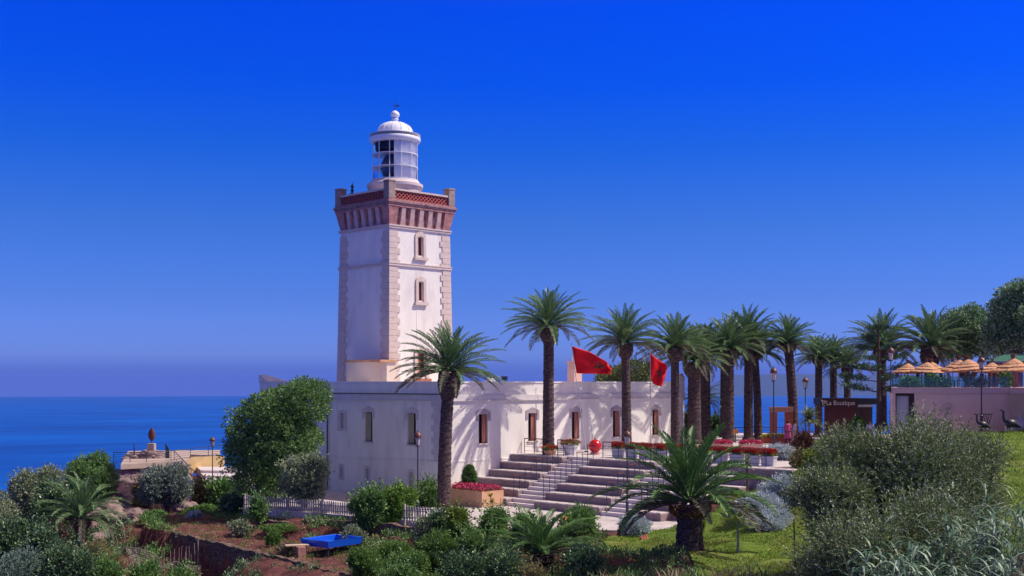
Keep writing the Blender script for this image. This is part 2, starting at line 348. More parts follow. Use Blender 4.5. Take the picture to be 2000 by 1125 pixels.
def palm_crown_arrays(seed, nf=62, Ln=3.1, el0=1.45, el1=-.35, n=34, droop=1.0, wid=.035, ll=.42):
    rng = np.random.default_rng(seed); g = []
    for i in range(nf):
        u = (i + .5) / nf; el_ = el0 + (el1 - el0) * u ** .9 + rng.normal() * .07
        az = i * 2.39996 + rng.normal() * .15
        V, Fc = frond(rng, az, el_, Ln * rng.uniform(.86, 1.08) * (.82 + .18 * min(1, u * 3)), n, droop * rng.uniform(.8, 1.2), wid, ll)
        off = np.array([math.cos(az), math.sin(az), 0]) * .16 * u + np.array([0, 0, .25 * (1 - u)])
        g.append((V + off, Fc))
    k = int(nf * .84)
    return cat(g[:k]), cat(g[k:])

# ------------------------------------------------------------------ terrain
rngT = np.random.default_rng(3)
CP = [(-200, 60, -7), (-200, 90, -16), (0, 45, -6.5), (0, 60, -5.2), (0, 72, -4.2), (0, 84, -6), (0, 95, -14), (100, 60, -4.4), (100, 75, -3.2), (100, 86, -3.4), (100, 97, -9), (100, 108, -20),
      (200, 52, -4.2), (200, 62, -3.7), (200, 75, -3.0), (200, 90, -2.5), (210, 99, -2.0), (210, 112, -6), (210, 125, -18), (300, 60, -3.6), (300, 72, -2.6), (300, 80, -1.9), (300, 90, -1.9), (300, 99, -1.7), (300, 104, 0.2), (300, 110, .4), (300, 128, -14),
      (400, 100, -2.2), (400, 112, -1.2), (400, 128, -14), (500, 100, -2), (500, 116, -8), (400, 90, -1.5), (400, 80, -1.1), (500, 78, -.9), (500, 90, -.9),
      (560, 72, -.3), (480, 71, -.6), (640, 69, -.15), (600, 60, -1), (400, 50, -3.8), (560, 46, -3), (700, 52, -1.05), (700, 44, -1.5), (760, 56, -1), (760, 62, -.6), (820, 60, -.4), (850, 52, -.9),
      (900, 60, -.15), (900, 52, -.7), (900, 44, -1), (1000, 58, -.05), (1000, 50, -.5), (1000, 42, -.8), (1100, 57, -.05), (1100, 50, -.35), (1100, 42, -.5), (1180, 53, .15), (1180, 47, .0), (1200, 60, .0),
      (1250, 56, .25), (1250, 50, .35), (1250, 43, -.1), (1320, 60, .15), (1350, 48, .87), (1350, 54, .75), (1350, 42, .35), (1400, 58, 1.15), (1440, 62, 1.9), (1450, 50, .95), (1450, 43, .5), (1500, 46, .7), (1500, 66, 2.75), (1500, 56, 1.5), (1500, 71, 3.2),
      (1560, 70, 3.6), (1560, 60, 2.8), (1560, 50, 1.2), (1640, 64, 3.9), (1640, 54, 2.4), (1640, 44, 1.1), (1700, 68, 4.05), (1700, 76, 4.2), (1800, 72, 4.6), (1900, 70, 4.67), (1900, 60, 3.7), (1900, 50, 2.7), (1990, 71, 4.9), (1990, 60, 3.7), (1990, 52, 3.0), (2100, 70, 5.0), (2100, 55, 3.4),
      (1600, 40, .8), (1750, 38, 1.1), (1900, 38, 1.6), (2050, 40, 2.2), (1750, 30, .8), (1400, 34, 0), (1000, 34, -1.2), (600, 36, -4),
      (1600, 80, 3.4), (1500, 80, 2.6), (1600, 95, 2.6), (1700, 100, 2.6), (1750, 84, 4.4), (1900, 84, 5), (2050, 85, 5.2), (1900, 100, 3), (1750, 112, -4), (2000, 112, -4), (1500, 104, 1.0), (1500, 116, -10), (1650, 116, -10),
      (1000, 68, -.1), (1000, 80, 0), (800, 72, 0), (800, 90, 0), (650, 90, 0), (1100, 100, 0), (900, 105, -1), (900, 120, -12), (700, 112, -4), (700, 125, -16), (1200, 105, 0), (1200, 120, -12), (1400, 100, 1.5), (1350, 116, -10), (1350, 72, 1), (1400, 64, 1.15), (1440, 65.5, 1.8), (1365, 62.5, .35), (1465, 67.2, 2.3), (1400, 67.5, 1.3), (1430, 67.5, 1.7)]
cpX = np.array([(p[0] - CX) / F * p[1] for p in CP]); cpD = np.array([float(p[1]) for p in CP]); cpZ = np.array([float(p[2]) for p in CP])
def base_h(X, D):
    X = np.asarray(X, float); D = np.asarray(D, float); sh = X.shape; X = X.ravel(); D = D.ravel(); o = np.empty_like(X)
    for i in range(0, len(X), 4000):
        d2 = (X[i:i + 4000, None] - cpX) ** 2 + (D[i:i + 4000, None] - cpD) ** 2
        w = 1 / (d2 + .6) ** 2; o[i:i + 4000] = (w * cpZ).sum(1) / w.sum(1)
    far = np.clip((D - 128) / 8, 0, 1); o = o * (1 - far) + (-30) * far
    return o.reshape(sh)
def inpoly(px, py, poly):
    r = np.zeros(px.shape, bool); n = len(poly)
    for i in range(n):
        x0, y0 = poly[i]; x1, y1 = poly[(i + 1) % n]
        c = ((y0 > py) != (y1 > py)) & (px < (x1 - x0) * (py - y0) / ((y1 - y0) or 1e-9) + x0); r ^= c
    return r
def pX(px, D): return ((px - CX) / F * D, D)
GARDEN = [(-18.7, 67.7), (-7.3, 53.4), (-1.6, 52.8), (-2.6, 57), (-5.5, 62.5), (-8.4, 65.2), (-14.2, 66.2), (-16.5, 71), (-17, 77), (-22.2, 78.5), (-22.6, 72.4)]
PLAZA = [(-6.4, 65.6), (-1.5, 61.8), (4.5, 60.6), (8.7, 60.4), (9.6, 63.6), (12.0, 66.5), (6, 84), (-4, 90), (-12, 88), (-17.5, 80), (-16.2, 72.5), (-12.3, 69.2)]
UPT = [(7.07, 0), (7.07, -14.6), (7.2, -19.2), (14, -22), (20, -28), (44, -26), (52, -2), (40, 14), (24.5, 10), (24.5, 0)]   # world x,y
def height(X, D):
    z = base_h(X, D); x = EYE.x + S2 * (X + D); y = EYE.y + S2 * (D - X)
    z = np.where(inpoly(X, D, GARDEN), -1.0 + .06 * np.sin(X * 3.1) * np.sin(D * 2.7), z)
    z = np.where(inpoly(X, D, PLAZA), np.minimum(z, -.15), z)
    st = (x > 0) & (x < 8) & (y > -16.4 - 1.0 * np.clip((x - 1.15) / .985, 0, 6)) & (y < .5); z = np.where(st, np.minimum(z, (x - 1.2) * .45 - .5), z)
    z = np.where(inpoly(x, y, UPT), np.minimum(z, 2.6), z)
    h = (x > -.2) & (x < 25.2) & (y > -.2) & (y < 22.2); z = np.where(h, np.minimum(z, -.3), z)
    return z
def G(px, D): X = (px - CX) / F * D; return float(height(np.array([X]), np.array([D]))[0])
gx = np.arange(-46, 46, .45); gd = np.arange(28, 142, .45); GX, GD = np.meshgrid(gx, gd)
Z = height(GX, GD); nn = np.array([mnoise.noise(Vector((a * .8, b * .8, 0))) for a, b in zip(GX.ravel(), GD.ravel())]).reshape(GX.shape)
rough_amt = np.where(GD > 119, .9, .14) * np.where(GX < -19, 2.0, 1.0) * np.where(GX > 11, .35, 1.0)
Zr = Z + nn * rough_amt
Zr = np.where(inpoly(GX, GD, PLAZA), Z, Zr)
VX = EYE.x + S2 * (GX + GD); VY = EYE.y + S2 * (GD - GX)
V = np.stack([VX, VY, Zr], -1).reshape(-1, 3); nc = len(gx); nr = len(gd)
idx = np.arange(nr * nc).reshape(nr, nc); Fq = np.stack([idx[:-1, :-1], idx[:-1, 1:], idx[1:, 1:], idx[1:, :-1]], -1).reshape(-1, 4)
ground = npmesh('ground', V, Fq, SOIL); tag(ground, 'reddish garden soil falling away to the sea', 'ground', kind='structure')
ground.data.shade_smooth()
# lawn: sheet of turf just over the soil
LAWN = [pX(*p) for p in [(1184, 53.2), (1176, 56), (1215, 59.2), (1325, 60.2), (1352, 59), (1415, 62.5), (1440, 66), (1500, 71.5), (1545, 75), (1640, 78), (1745, 72.6), (2000, 71.3), (2180, 71.3), (2180, 40), (1800, 38), (1560, 38.5), (1440, 40), (1385, 43.5), (1345, 46.8), (1290, 50.5), (1240, 51.5)]]
gx2 = np.arange(3, 40, .3); gd2 = np.arange(37, 80, .3); A, B = np.meshgrid(gx2, gd2)
Z2 = height(A, B) + np.array([mnoise.noise(Vector((a * .8, b * .8, 0))) for a, b in zip(A.ravel(), B.ravel())]).reshape(A.shape) * np.where(A > 11, .056, .16) + .06
V = np.stack([EYE.x + S2 * (A + B), EYE.y + S2 * (B - A), Z2], -1).reshape(-1, 3); ids = np.arange(A.size).reshape(A.shape)
q = np.stack([ids[:-1, :-1], ids[:-1, 1:], ids[1:, 1:], ids[1:, :-1]], -1).reshape(-1, 4)
keep = inpoly(A[:-1, :-1].ravel() + .15, B[:-1, :-1].ravel() + .15, LAWN)
wx = (EYE.x + S2 * (A + B))[:-1, :-1].ravel(); wy = (EYE.y + S2 * (B - A))[:-1, :-1].ravel()
keep &= ~((wx < 8.2) & (wy > -16.2 - 1.0 * np.clip((wx - 1.15) / .985, 0, 6))) & ~inpoly(A[:-1, :-1].ravel(), B[:-1, :-1].ravel(), PLAZA) & ~inpoly(wx, wy, UPT)
lawn = npmesh('lawn', V, q[keep], GRASS); tag(lawn, 'bright green lawn sloping down from the restaurant', 'lawn', kind='structure'); lawn.data.shade_smooth()
# blades standing in the lawn
rng = np.random.default_rng(5); n = 150000
aX = rng.uniform(4, 34, n); aD = 40 + 38 * rng.random(n) ** 1.35; k = inpoly(aX, aD, LAWN) & ~inpoly(aX, aD, PLAZA)
aX, aD = aX[k], aD[k]; wx = EYE.x + S2 * (aX + aD); wy = EYE.y + S2 * (aD - aX); k = ~((wx < 8.2) & (wy > -16.2 - 1.0 * np.clip((wx - 1.15) / .985, 0, 6))) & ~inpoly(wx, wy, UPT); aX, aD, wx, wy = aX[k], aD[k], wx[k], wy[k]
zz = height(aX, aD) + .05; n = len(wx); Dr = rng.normal(size=(n, 3)) * .5; Dr[:, 2] = 1
P = np.stack([wx, wy, zz], 1); V, f4 = leaves(P, Dr, .09 * rng.uniform(.6, 1.5, n), .03, rng)
g = npmesh('grass', V, f4, leafmat('grass_blade', [(.09, .16, .02), (.14, .22, .025), (.20, .25, .045), (.08, .13, .02)], .7, .25)); tag(g, 'short grass blades covering the sloping lawn', 'grass', kind='stuff')

# ------------------------------------------------------------------ sea, far coast
R_E = 2.0e6; SEA = -102.5
rr = np.concatenate([[0], np.geomspace(60, 24000, 90)]); na = 120; aa = np.linspace(math.radians(-10), math.radians(100), na)
V = [];
for r in rr: V.append(np.stack([EYE.x + r * np.cos(aa), EYE.y + r * np.sin(aa), np.full(na, SEA - r * r / (2 * R_E))], 1))
V = np.concatenate(V); idx = np.arange(len(rr) * na).reshape(len(rr), na); Fq = np.stack([idx[:-1, :-1], idx[:-1, 1:], idx[1:, 1:], idx[1:, :-1]], -1).reshape(-1, 4)
ms = bpy.data.materials.new('sea_water'); ms.use_nodes = True; N = ms.node_tree.nodes; K = ms.node_tree.links.new; b = N['Principled BSDF']
b.inputs['Roughness'].default_value = .5; b.inputs['Specular IOR Level'].default_value = .08
t = N.new('ShaderNodeTexCoord'); mp = N.new('ShaderNodeMapping'); mp.inputs['Rotation'].default_value = (0, 0, math.radians(45)); mp.inputs['Scale'].default_value = (.0016, .0045, 1); K(t.outputs['Object'], mp.inputs[0])
n1 = N.new('ShaderNodeTexNoise'); n1.inputs['Scale'].default_value = 1; n1.inputs['Detail'].default_value = 9; n1.inputs['Roughness'].default_value = .6; K(mp.outputs[0], n1.inputs[0])
cr = N.new('ShaderNodeValToRGB'); cr.color_ramp.elements[0].position = .38; cr.color_ramp.elements[0].color = (.0, .052, .31, 1); cr.color_ramp.elements[1].position = .66; cr.color_ramp.elements[1].color = (.0, .10, .49, 1)
K(n1.outputs[0], cr.inputs[0]); K(cr.outputs[0], b.inputs['Base Color'])
n2 = N.new('ShaderNodeTexNoise'); n2.inputs['Scale'].default_value = .12; n2.inputs['Detail'].default_value = 5; K(t.outputs['Object'], n2.inputs[0])
bu = N.new('ShaderNodeBump'); bu.inputs['Strength'].default_value = .35; bu.inputs['Distance'].default_value = 1.0; K(n2.outputs[0], bu.inputs['Height']); K(bu.outputs[0], b.inputs['Normal'])
sea = npmesh('sea', V, Fq, ms); tag(sea, 'deep blue sea stretching to the hazy horizon', 'sea', kind='structure'); sea.data.shade_smooth()
hm = MB(); HD = 24500.0; rh = random.Random(4); prev = None; Vh = []; Fh = []
pxs = list(range(1372, 2300, 8))
for i, px in enumerate(pxs):
    f_ = min(1, (px - 1372) / 60.0); top = ZY(HY + 8 - 24 * f_ + 2.0 * math.sin(px * .011) + 1.5 * mnoise.noise(Vector((px * .03, 0, 0))), HD)
    for dd, z in ((0, -420), (900, top), (3200, top - 60), (5200, -420)):
        p = W(px, HD + dd, z); Vh.append(p)
    if i:
        for j in range(3): Fh.append((4 * i - 4 + j, 4 * i + j, 4 * i + j + 1, 4 * i - 3 + j))
hm.add(Vh, Fh); hl = hm.build('hills', mat('far_hills', (.035, .055, .09), .95, .1, .001), smooth=True); tag(hl, 'faint far coast hills across the strait', 'hills', kind='structure')

# ------------------------------------------------------------------ paved levels, seating terraces, stairs
Z0, Z1 = .15, 2.9
mb = MB(); mb.prism([XD(a, b_, Z0) for a, b_ in PLAZA], (0, 0, -.5)); tag(mb.build('lower_plaza', PAVE), 'pale paved plaza at the foot of the steps', 'plaza', kind='structure')
mb = MB(); mb.prism([(a, b_, Z1) for a, b_ in UPT][::-1], (0, 0, -2.6)); tag(mb.build('upper_terrace', PAVE), 'pale paved upper terrace in front of the house', 'terrace', kind='structure')
TX = [1.15 + .985 * k for k in range(7)]     # riser planes
def tierz(k): return Z0 + (Z1 - Z0) / 6 * (k + 1)
for (y0, y1, lab, ln) in ((-4.6, 0.0, 'stepped stone seating between the house wall and the nearer stair', 0), (-12.0, -6.9, 'wide stepped stone seating between the two stairs', 1), (-19.5, -14.3, 'stepped stone seating beside the lawn, right of the second stair', 2)):
    t_ = thing('seating_terrace', lab, 'stepped seating', (TX[0], y1, Z0), 'stepped stone seating blocks')
    for k in range(6):
        ya = y0 if ln < 2 else (-16.3 - 1.0 * k)
        yb = y1 - (.01 if ln == 0 else 0)
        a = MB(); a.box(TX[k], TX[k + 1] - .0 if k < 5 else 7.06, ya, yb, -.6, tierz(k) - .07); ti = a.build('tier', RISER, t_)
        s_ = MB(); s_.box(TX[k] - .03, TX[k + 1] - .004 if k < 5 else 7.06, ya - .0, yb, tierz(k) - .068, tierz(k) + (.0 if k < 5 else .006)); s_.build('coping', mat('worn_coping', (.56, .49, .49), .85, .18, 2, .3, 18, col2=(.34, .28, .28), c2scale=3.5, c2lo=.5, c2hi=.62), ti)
for (y0, y1, lab) in ((-6.9, -4.6, 'pale stone stair climbing to the flagpole, nearer the house'), (-14.3, -12.0, 'pale stone stair half hidden behind the big palm on the lawn')):
    t_ = thing('staircase', lab, 'stairs', (TX[0], y1, Z0), 'stone stairs through the seating')
    for k in range(13):
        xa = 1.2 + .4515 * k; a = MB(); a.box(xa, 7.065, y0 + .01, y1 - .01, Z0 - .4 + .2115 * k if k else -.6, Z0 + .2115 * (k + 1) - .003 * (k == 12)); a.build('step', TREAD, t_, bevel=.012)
# hoop handrails
hp = thing('hoop_handrail', 'x', 'handrail', (0, 0, 0), 'short hoop handrails along the stairs')
a = MB(); a.tube((-.26, 0, -.44), (-.26, 0, .86), .022); a.build('post', IRON, hp, local=True)
a = MB(); a.tube((.26, 0, 0), (.26, 0, .86), .022); a.build('post', IRON, hp, local=True)
a = MB(); a.box(-.30, .30, -.03, .03, .86, .90); a.build('handrail', RUST, hp, local=True)
a = MB(); a.tube((-.26, 0, .3), (.26, 0, .3), .012); a.build('crossbar', IRON, hp, local=True)
first = True
ORD = ['lowest', 'second from the bottom', 'third from the bottom', 'fourth from the bottom', 'topmost']
for (yy, side) in ((-4.5, 'left edge of the nearer stair'), (-7.0, 'right edge of the nearer stair'), (-11.9, 'left edge of the farther stair'), (-14.4, 'right edge of the farther stair')):
    for k in range(5):
        if yy == -4.5 and k == 0: pass
        o = hp if first else copy_tree(hp); first = False
        o.location = (TX[k + 1] - .0, yy, tierz(k + 1)); o['label'] = 'hoop handrail on the ' + side + ', ' + ORD[k]
# ------------------------------------------------------------------ railings on the upper terrace
def railing(lab, p0, p1, npost=3, h=.98, bars=3, m=IRON, mt=RUST, group='railings on the upper terrace edge', cat_='railing'):
    p0, p1 = Vector(p0), Vector(p1); t_ = thing('railing', lab, cat_, p0, group)
    for i in range(npost):
        p = p0.lerp(p1, i / (npost - 1)); a = MB(); a.tube(p, p + Vector((0, 0, h)), .028); a.build('post', m, t_)
    a = MB()
    for j in range(bars): z = Vector((0, 0, h * (j + .6) / (bars + .6))); a.tube(p0 + z, p1 + z, .013)
    a.build('bars', m, t_)
    a = MB(); a.tube(p0 + Vector((0, 0, h)), p1 + Vector((0, 0, h)), .035); a.build('top_rail', mt, t_)
    return t_
railing('short dark railing between the house wall and the tall palm', (7.25, -.15, Z1), (7.25, -1.95, Z1), 3)
railing('short dark railing right of the tall palm, at the stair head', (7.25, -3.15, Z1), (7.25, -4.5, Z1), 2)
railing('long rusty topped railing in front of the first red geraniums', (7.25, -7.0, Z1), (7.25, -12.0, Z1), 5)
railing('long rusty topped railing at the right end of the geranium row', (7.25, -14.4, Z1), (7.25, -18.9, Z1), 4)
# white pots with geraniums
def cyl_cloud(n, rx, ry, z0, z1, leaf, wid, rng):
    P = np.stack([rng.uniform(-rx, rx, n), rng.uniform(-ry, ry, n), rng.uniform(0, 1, n)], 1)
    e = np.clip(1 - (np.abs(P[:, 0]) / rx) ** 3 * .5, .3, 1); P[:, 2] = z0 + (z1 - z0) * P[:, 2] ** .7 * e
    Dd = rng.normal(size=(n, 3)); Dd[:, 2] = np.abs(Dd[:, 2]) + .2
    return leaves(P, Dd, leaf * rng.uniform(.7, 1.3, n), wid, rng)
rng = np.random.default_rng(8)
pt = thing('flower_pot', 'x', 'flower pot', (0, 0, 0), 'white pots of red geraniums along the terrace railing')
a = MB(); a.prism([(-.16, -.40, 0), (.16, -.40, 0), (.16, .40, 0), (-.16, .40, 0)], (0, 0, .5)); a.map(lambda v: Vector((v.x * (1 + .35 * v.z), v.y * (1 + .2 * v.z), v.z))); a.build('pot', POTW, pt, local=True, bevel=.015)
a = MB(); a.box(-.22, .22, -.47, .47, .5, .56); a.build('rim', POTW, pt, local=True)
V, f4 = cyl_cloud(600, .26, .44, .5, .8, .10, .07, rng); npmesh('foliage', V, f4, LF_ROSE, pt)
V, f4 = cyl_cloud(1200, .27, .45, .62, .98, .075, .065, rng); npmesh('flowers', V, f4, FL_RED, pt)
ys = [-7.65, -8.75, -9.85, -10.95, -12.05, -13.15, -14.25, -15.35, -16.45, -17.55, -18.6]
nm = ['first from the stair head', 'second from the stair head', 'third from the stair head', 'fourth from the stair head', 'fifth from the stair head', 'sixth, behind the big palm', 'seventh, behind the big palm', 'eighth, fourth from the right end', 'third from the right end', 'second from the right end', 'at the right end of the row']
for i, y in enumerate(ys):
    o = pt if i == 0 else copy_tree(pt); o.location = (7.95 + .15 * rng.random(), y, Z1); o['label'] = 'white pot of red geraniums, ' + nm[i]; o.rotation_euler[2] = rng.normal() * .03
def pot(lab, p, flow, w=.55, h=.5, potm=POTW, seed=1, group=None):
    r = np.random.default_rng(seed); t_ = thing('flower_pot', lab, 'flower pot', p, group)
    a = MB(); a.lathe((0, 0, 0), [(w * .36, 0), (w * .5, h * .85), (w * .56, h * .86), (w * .56, h), (w * .48, h), (w * .46, h * .9), (0, h * .88)], 18); a.build('pot', potm, t_, local=True, smooth=False)
    V, f4 = puffs([(0, 0, h + .1, w * .55, w * .55, .18)], 26, 26, .1, .06, r, .12, -.1); npmesh('foliage', V, f4, LF_ROSE, t_)
    V, f4 = puffs([(0, 0, h + .16, w * .6, w * .6, .2)], 30, 30, .07, .06, r, .1, -.1); npmesh('flowers', V, f4, flow, t_)
    return t_
pot('white pot of orange flowers behind the short railing', (7.8, -3.75, Z1), FL_ORANGE, .95, .62, seed=3)
pot('low pot of red flowers at the foot of the tall palm', (6.6, -3.1, tierz(5)), FL_RED, .8, .3, PLANT_T, seed=4)
# orange planter with pink flowers and topiary
t_ = thing('planter_box', 'orange rendered planter full of pink flowers at the stair foot', 'planter', (.2, -3, Z0))
a = MB()
for bx in ((-.7, 1.1, -4.4, -4.25), (-.7, 1.1, -1.35, -1.2), (-.7, -.55, -4.25, -1.35), (.95, 1.1, -4.25, -1.35)): a.box(*bx, Z0 - .3, Z0 + .95)
a.build('box_wall', PLANT_T, t_)
a = MB(); a.box(-.55, .95, -4.25, -1.35, Z0, Z0 + .82); a.build('soil', SOIL, t_)
r = np.random.default_rng(11); V, f4 = cyl_cloud(1800, .8, 1.5, .85, 1.12, .12, .07, r); npmesh('foliage', V, f4, LF_ROSE, t_).location = (0, .15, .0)
V, f4 = cyl_cloud(3600, .85, 1.6, .9, 1.3, .075, .07, r); npmesh('flowers', V, f4, FL_PINK, t_).location = (0, .15, 0)
def topiary(lab, p, w, h, lf=LF_DARK, seed=1):
    r = np.random.default_rng(seed); t_ = thing('clipped_shrub', lab, 'topiary', p)
    n = 6000; u = r.random(n) ** .8; a_ = r.uniform(0, 6.283, n); rad = w / 2 * (np.sin((1 - u) ** .62 * math.pi * .62)) * r.uniform(.78, 1.08, n) * (1 + .10 * np.sin(a_ * 3 + u * 9) + .07 * np.sin(u * 23 + a_))
    P = np.stack([rad * np.cos(a_), rad * np.sin(a_), .12 + u * h], 1); Dd = np.stack([np.cos(a_), np.sin(a_), .5 + 0 * a_], 1) + r.normal(size=(n, 3)) * .5
    V, f4 = leaves(P, Dd, .13 * r.uniform(.6, 1.4, n), .06, r); npmesh('foliage', V, f4, lf, t_)
    a = MB(); a.tube((0, 0, -.1), (0, 0, h * .7), .05); a.build('stem', BARK2, t_, local=True); return t_
topiary('dark clipped column shrub rising from the pink flowers', (.75, -1.75, Z0 + .75), .78, 1.45, LF_ROSE, seed=2)

# ------------------------------------------------------------------ keeper's house
ZP, ZT = 6.8, 7.66
def wall_holes(mb, axis, pos, th, u0, u1, z0, z1, holes):
    """wall slab with rectangular openings; axis 'x' = wall lies in plane x=pos .. x=pos+th"""
    us = sorted({u0, u1, *[h[0] for h in holes], *[h[1] for h in holes]})
    for a, b_ in zip(us[:-1], us[1:]):
        hs = sorted([(h[2], h[3]) for h in holes if h[0] <= a + 1e-6 and h[1] >= b_ - 1e-6]); z = z0
        for h0, h1 in hs + [(z1, z1)]:
            if h0 > z + 1e-6:
                if axis == 'x': mb.box(pos, pos + th, a, b_, z, h0)
                else: mb.box(a, b_, pos, pos + th, z, h0)
            z = max(z, h1)
house = thing('keepers_house', 'long white two storey house with parapet under the lighthouse', 'house', (0, 0, 0))
LX, LY = 24.9, 11.85
wf = [3.6, 8.15, 12.5, 16.9, 21.45]                # long facade windows (x)
HF = [(x - .4, x + .4, 3.68, 5.54) for x in wf]
sf = [(7.29, .40, 3.66, 5.62), (2.87, .42, 3.62, 5.62), (10.19, .16, 4.45, 5.5)]
HS = [(y - w, y + w, a_, b_) for y, w, a_, b_ in sf]
lf_ = [(10.25, .13, 1.1, 1.85), (7.4, .13, 1.02, 1.85), (2.95, .13, .98, 1.85)]
HS2 = [(y - w, y + w, a_, b_) for y, w, a_, b_ in lf_]
a = MB(); wall_holes(a, 'y', 0, .35, .35, LX, -.5, 6.4, HF); wall_holes(a, 'x', 0, .35, 0, LY, -.5, 6.4, HS + HS2)
a.box(.35, LX, LY - .35, LY, -.5, 6.4); a.box(LX - .35, LX, .35, LY - .35, -.5, 6.4)
a.box(.35, LX - .35, .35, LY - .35, 6.2, 6.5); a.build('wall', WHITE, house)
# wing set back behind the tree
a = MB(); a.box(1.0, LX - 2, LY + .002, 21.9, -.5, 6.4); wing = a.build('wing', WHITE, house)
a = MB(); a.box(.92, LX - 1.9, LY + .002, 21.98, 6.4, ZP); a.box(1.04, 1.3, LY + .002, 21.86, ZP, ZT - .1); a.box(1.0, 1.34, LY + .002, 21.96, ZT - .1, ZT); a.box(1.34, 6, 21.4, 21.96, ZP, ZT); a.build('parapet', WHITE, wing)
a = MB(); a.box(.98, 1.55, 21.38, 21.96, ZT, ZT + .52)
for xx, h in ((1.55, .42), (2.0, .29), (2.45, .17), (2.9, .08)): a.box(xx, xx + .45, 21.38, 21.96, ZT, ZT + h)
for yy, h in ((21.14, .30), (20.9, .14)): a.box(.98, 1.55, yy, yy + .24, ZT, ZT + h)
a.build('stepped_finial', WHITE, wing, bevel=.05)
a = MB(); a.box(.97, .999, 21.2, 21.9, -.5, 6.4); a.build('corner_pilaster', GREYST, wing)
# cornice, parapet, caps
a = MB(); a.box(-.14, LX + .14, -.14, LY + .0, 6.4, 6.48); a.box(-.1, LX + .1, -.1, LY, 6.48, ZP); a.build('cornice', mat('cornice_stone', (.66, .60, .58), .85, .08, 2, .2, 14), house, bevel=.01)
a = MB(); a.box(0, LX, 0, .28, ZP, ZT - .1); a.box(0, .28, .28, LY, ZP, ZT - .1); a.box(LX - .28, LX, .28, LY, ZP, ZT - .1); a.box(.28, LX - .28, LY - .28, LY, ZP, ZT - .1); a.build('parapet', WHITE, house)
a = MB(); a.box(-.05, LX + .05, -.05, .33, ZT - .1, ZT); a.box(-.05, .33, .33, LY, ZT - .1, ZT); a.box(LX - .33, LX + .05, .33, LY, ZT - .1, ZT); a.build('parapet_cap', mat('cap_render', (.80, .76, .72), .85, .06, 2), house)
a = MB(); a.tube((-.16, -.1, 6.86), (-.16, LY, 6.86), .035, n=6); a.tube((-.12, LY - .12, 6.8), (-.12, LY - .12, 0), .05); a.build('drainpipe', IRON, house)
# string course
a = MB(); a.box(-.05, LX, -.05, -.001, 2.56, 2.66); a.box(-.05, -.001, -.001, LY, 2.56, 2.66); a.box(-.03, LX, -.03, -.001, -.5, 2.56); a.box(-.03, -.001, -.001, LY, -.5, .35); a.build('string_course', WHITE, house)
# quoins
a = MB(); z = 2.66; i = 0
while z < 6.38:
    h = min(.374, 6.4 - z); w = .95 if i % 2 else .72
    a.box(-.02, -.0005, -.02, w, z + .006, z + h - .006); a.box(-.0005, w * .8, -.02, -.0005, z + .006, z + h - .006); z += h; i += 1
z = Z1; i = 0
a.build('quoins', mat('quoin_stone', (.62, .55, .54), .85, .08, 2, .2, 14), house)
a = MB(); a.box(LX - 1.3, LX + .03, -.04, -.0006, 2.66, 6.4); a.box(LX - 1.3, LX + .03, -.07, -.0006, ZP, ZT - .1); a.box(LX - .5, LX + .05, -.06, .5, ZT, ZT + .45); a.box(LX - .42, LX - .03, .02, .42, ZT + .45, ZT + .62); a.build('end_pilaster', CREAM if False else MATS['quoin_stone'], house)
def hood(axis, c, zt, hw, m, parent, ears=.42, pk=.28, off=.045, x0=0.0):
    """window hood with ears and a low arched top"""
    o_ = hw + .24; pts = [(-o_, zt - ears), (-hw - .02, zt - ears), (-hw - .02, zt), (hw + .02, zt), (hw + .02, zt - ears), (o_, zt - ears), (o_, zt + .18), (hw * .75, zt + pk * 1.05), (0, zt + pk * 1.45), (-hw * .75, zt + pk * 1.05), (-o_, zt + .18)]
    a = MB()
    quads = [(0, 1, 2, 10), (4, 5, 6, 3), (2, 3, 6, 7, 8, 9, 10)]
    for q_ in quads:
        P_ = [pts[j] for j in q_]
        if axis == 'y': a.prism([(c + u, x0 - off, z) for u, z in P_], (0, off - .001, 0))
        else: a.prism([(x0 - off, c - u, z) for u, z in P_], (off - .001, 0, 0))
    return a.build('window', m, parent)
for i, x in enumerate(wf):
    hd = hood('y', x, 5.54, .4, GREYST, house); hd['label'] = 'window in the sunny long wall, number %d from the corner' % (i + 1) if False else 'tall narrow window with grey stone hood in the sunny wall'
    a = MB(); a.box(x - .4, x + .4, .2, .22, 3.68, 5.54); a.build('pane', DARKG, hd)
    a = MB()
    for j in range(5): xx = x - .02 + j * .085; a.box(xx, xx + .075, .10 + .01 * (j % 2), .14, 3.72, 5.5)
    a.box(x - .02, x + .40, .145, .165, 3.72, 5.5)
    a.build('shutter', SHUT, hd)
    a = MB(); a.box(x - .48, x + .48, -.10, .2, 3.58, 3.68); a.build('sill', CREAM, hd)
for (y, w, z0_, z1_) in sf:
    if w > .3:
        hd = hood('x', y, z1_, w, MATS['quoin_stone'], house); hd['label'] = 'tall window in the shaded wall with pale slatted shutter'
        a = MB(); a.box(.2, .22, y - w, y + w, z0_, z1_); a.build('pane', DARKG, hd)
        a = MB()
        for j in range(6): yy = y + w - .01 - j * .085; a.box(.10 + .012 * (j % 2), .14, yy - .075, yy, z0_ + .04, z1_ - .04)
        a.build('shutter', SHUTG, hd)
        a = MB(); a.box(-.08, .2, y - w - .06, y + w + .06, z0_ - .09, z0_); a.build('sill', MATS['quoin_stone'], hd)
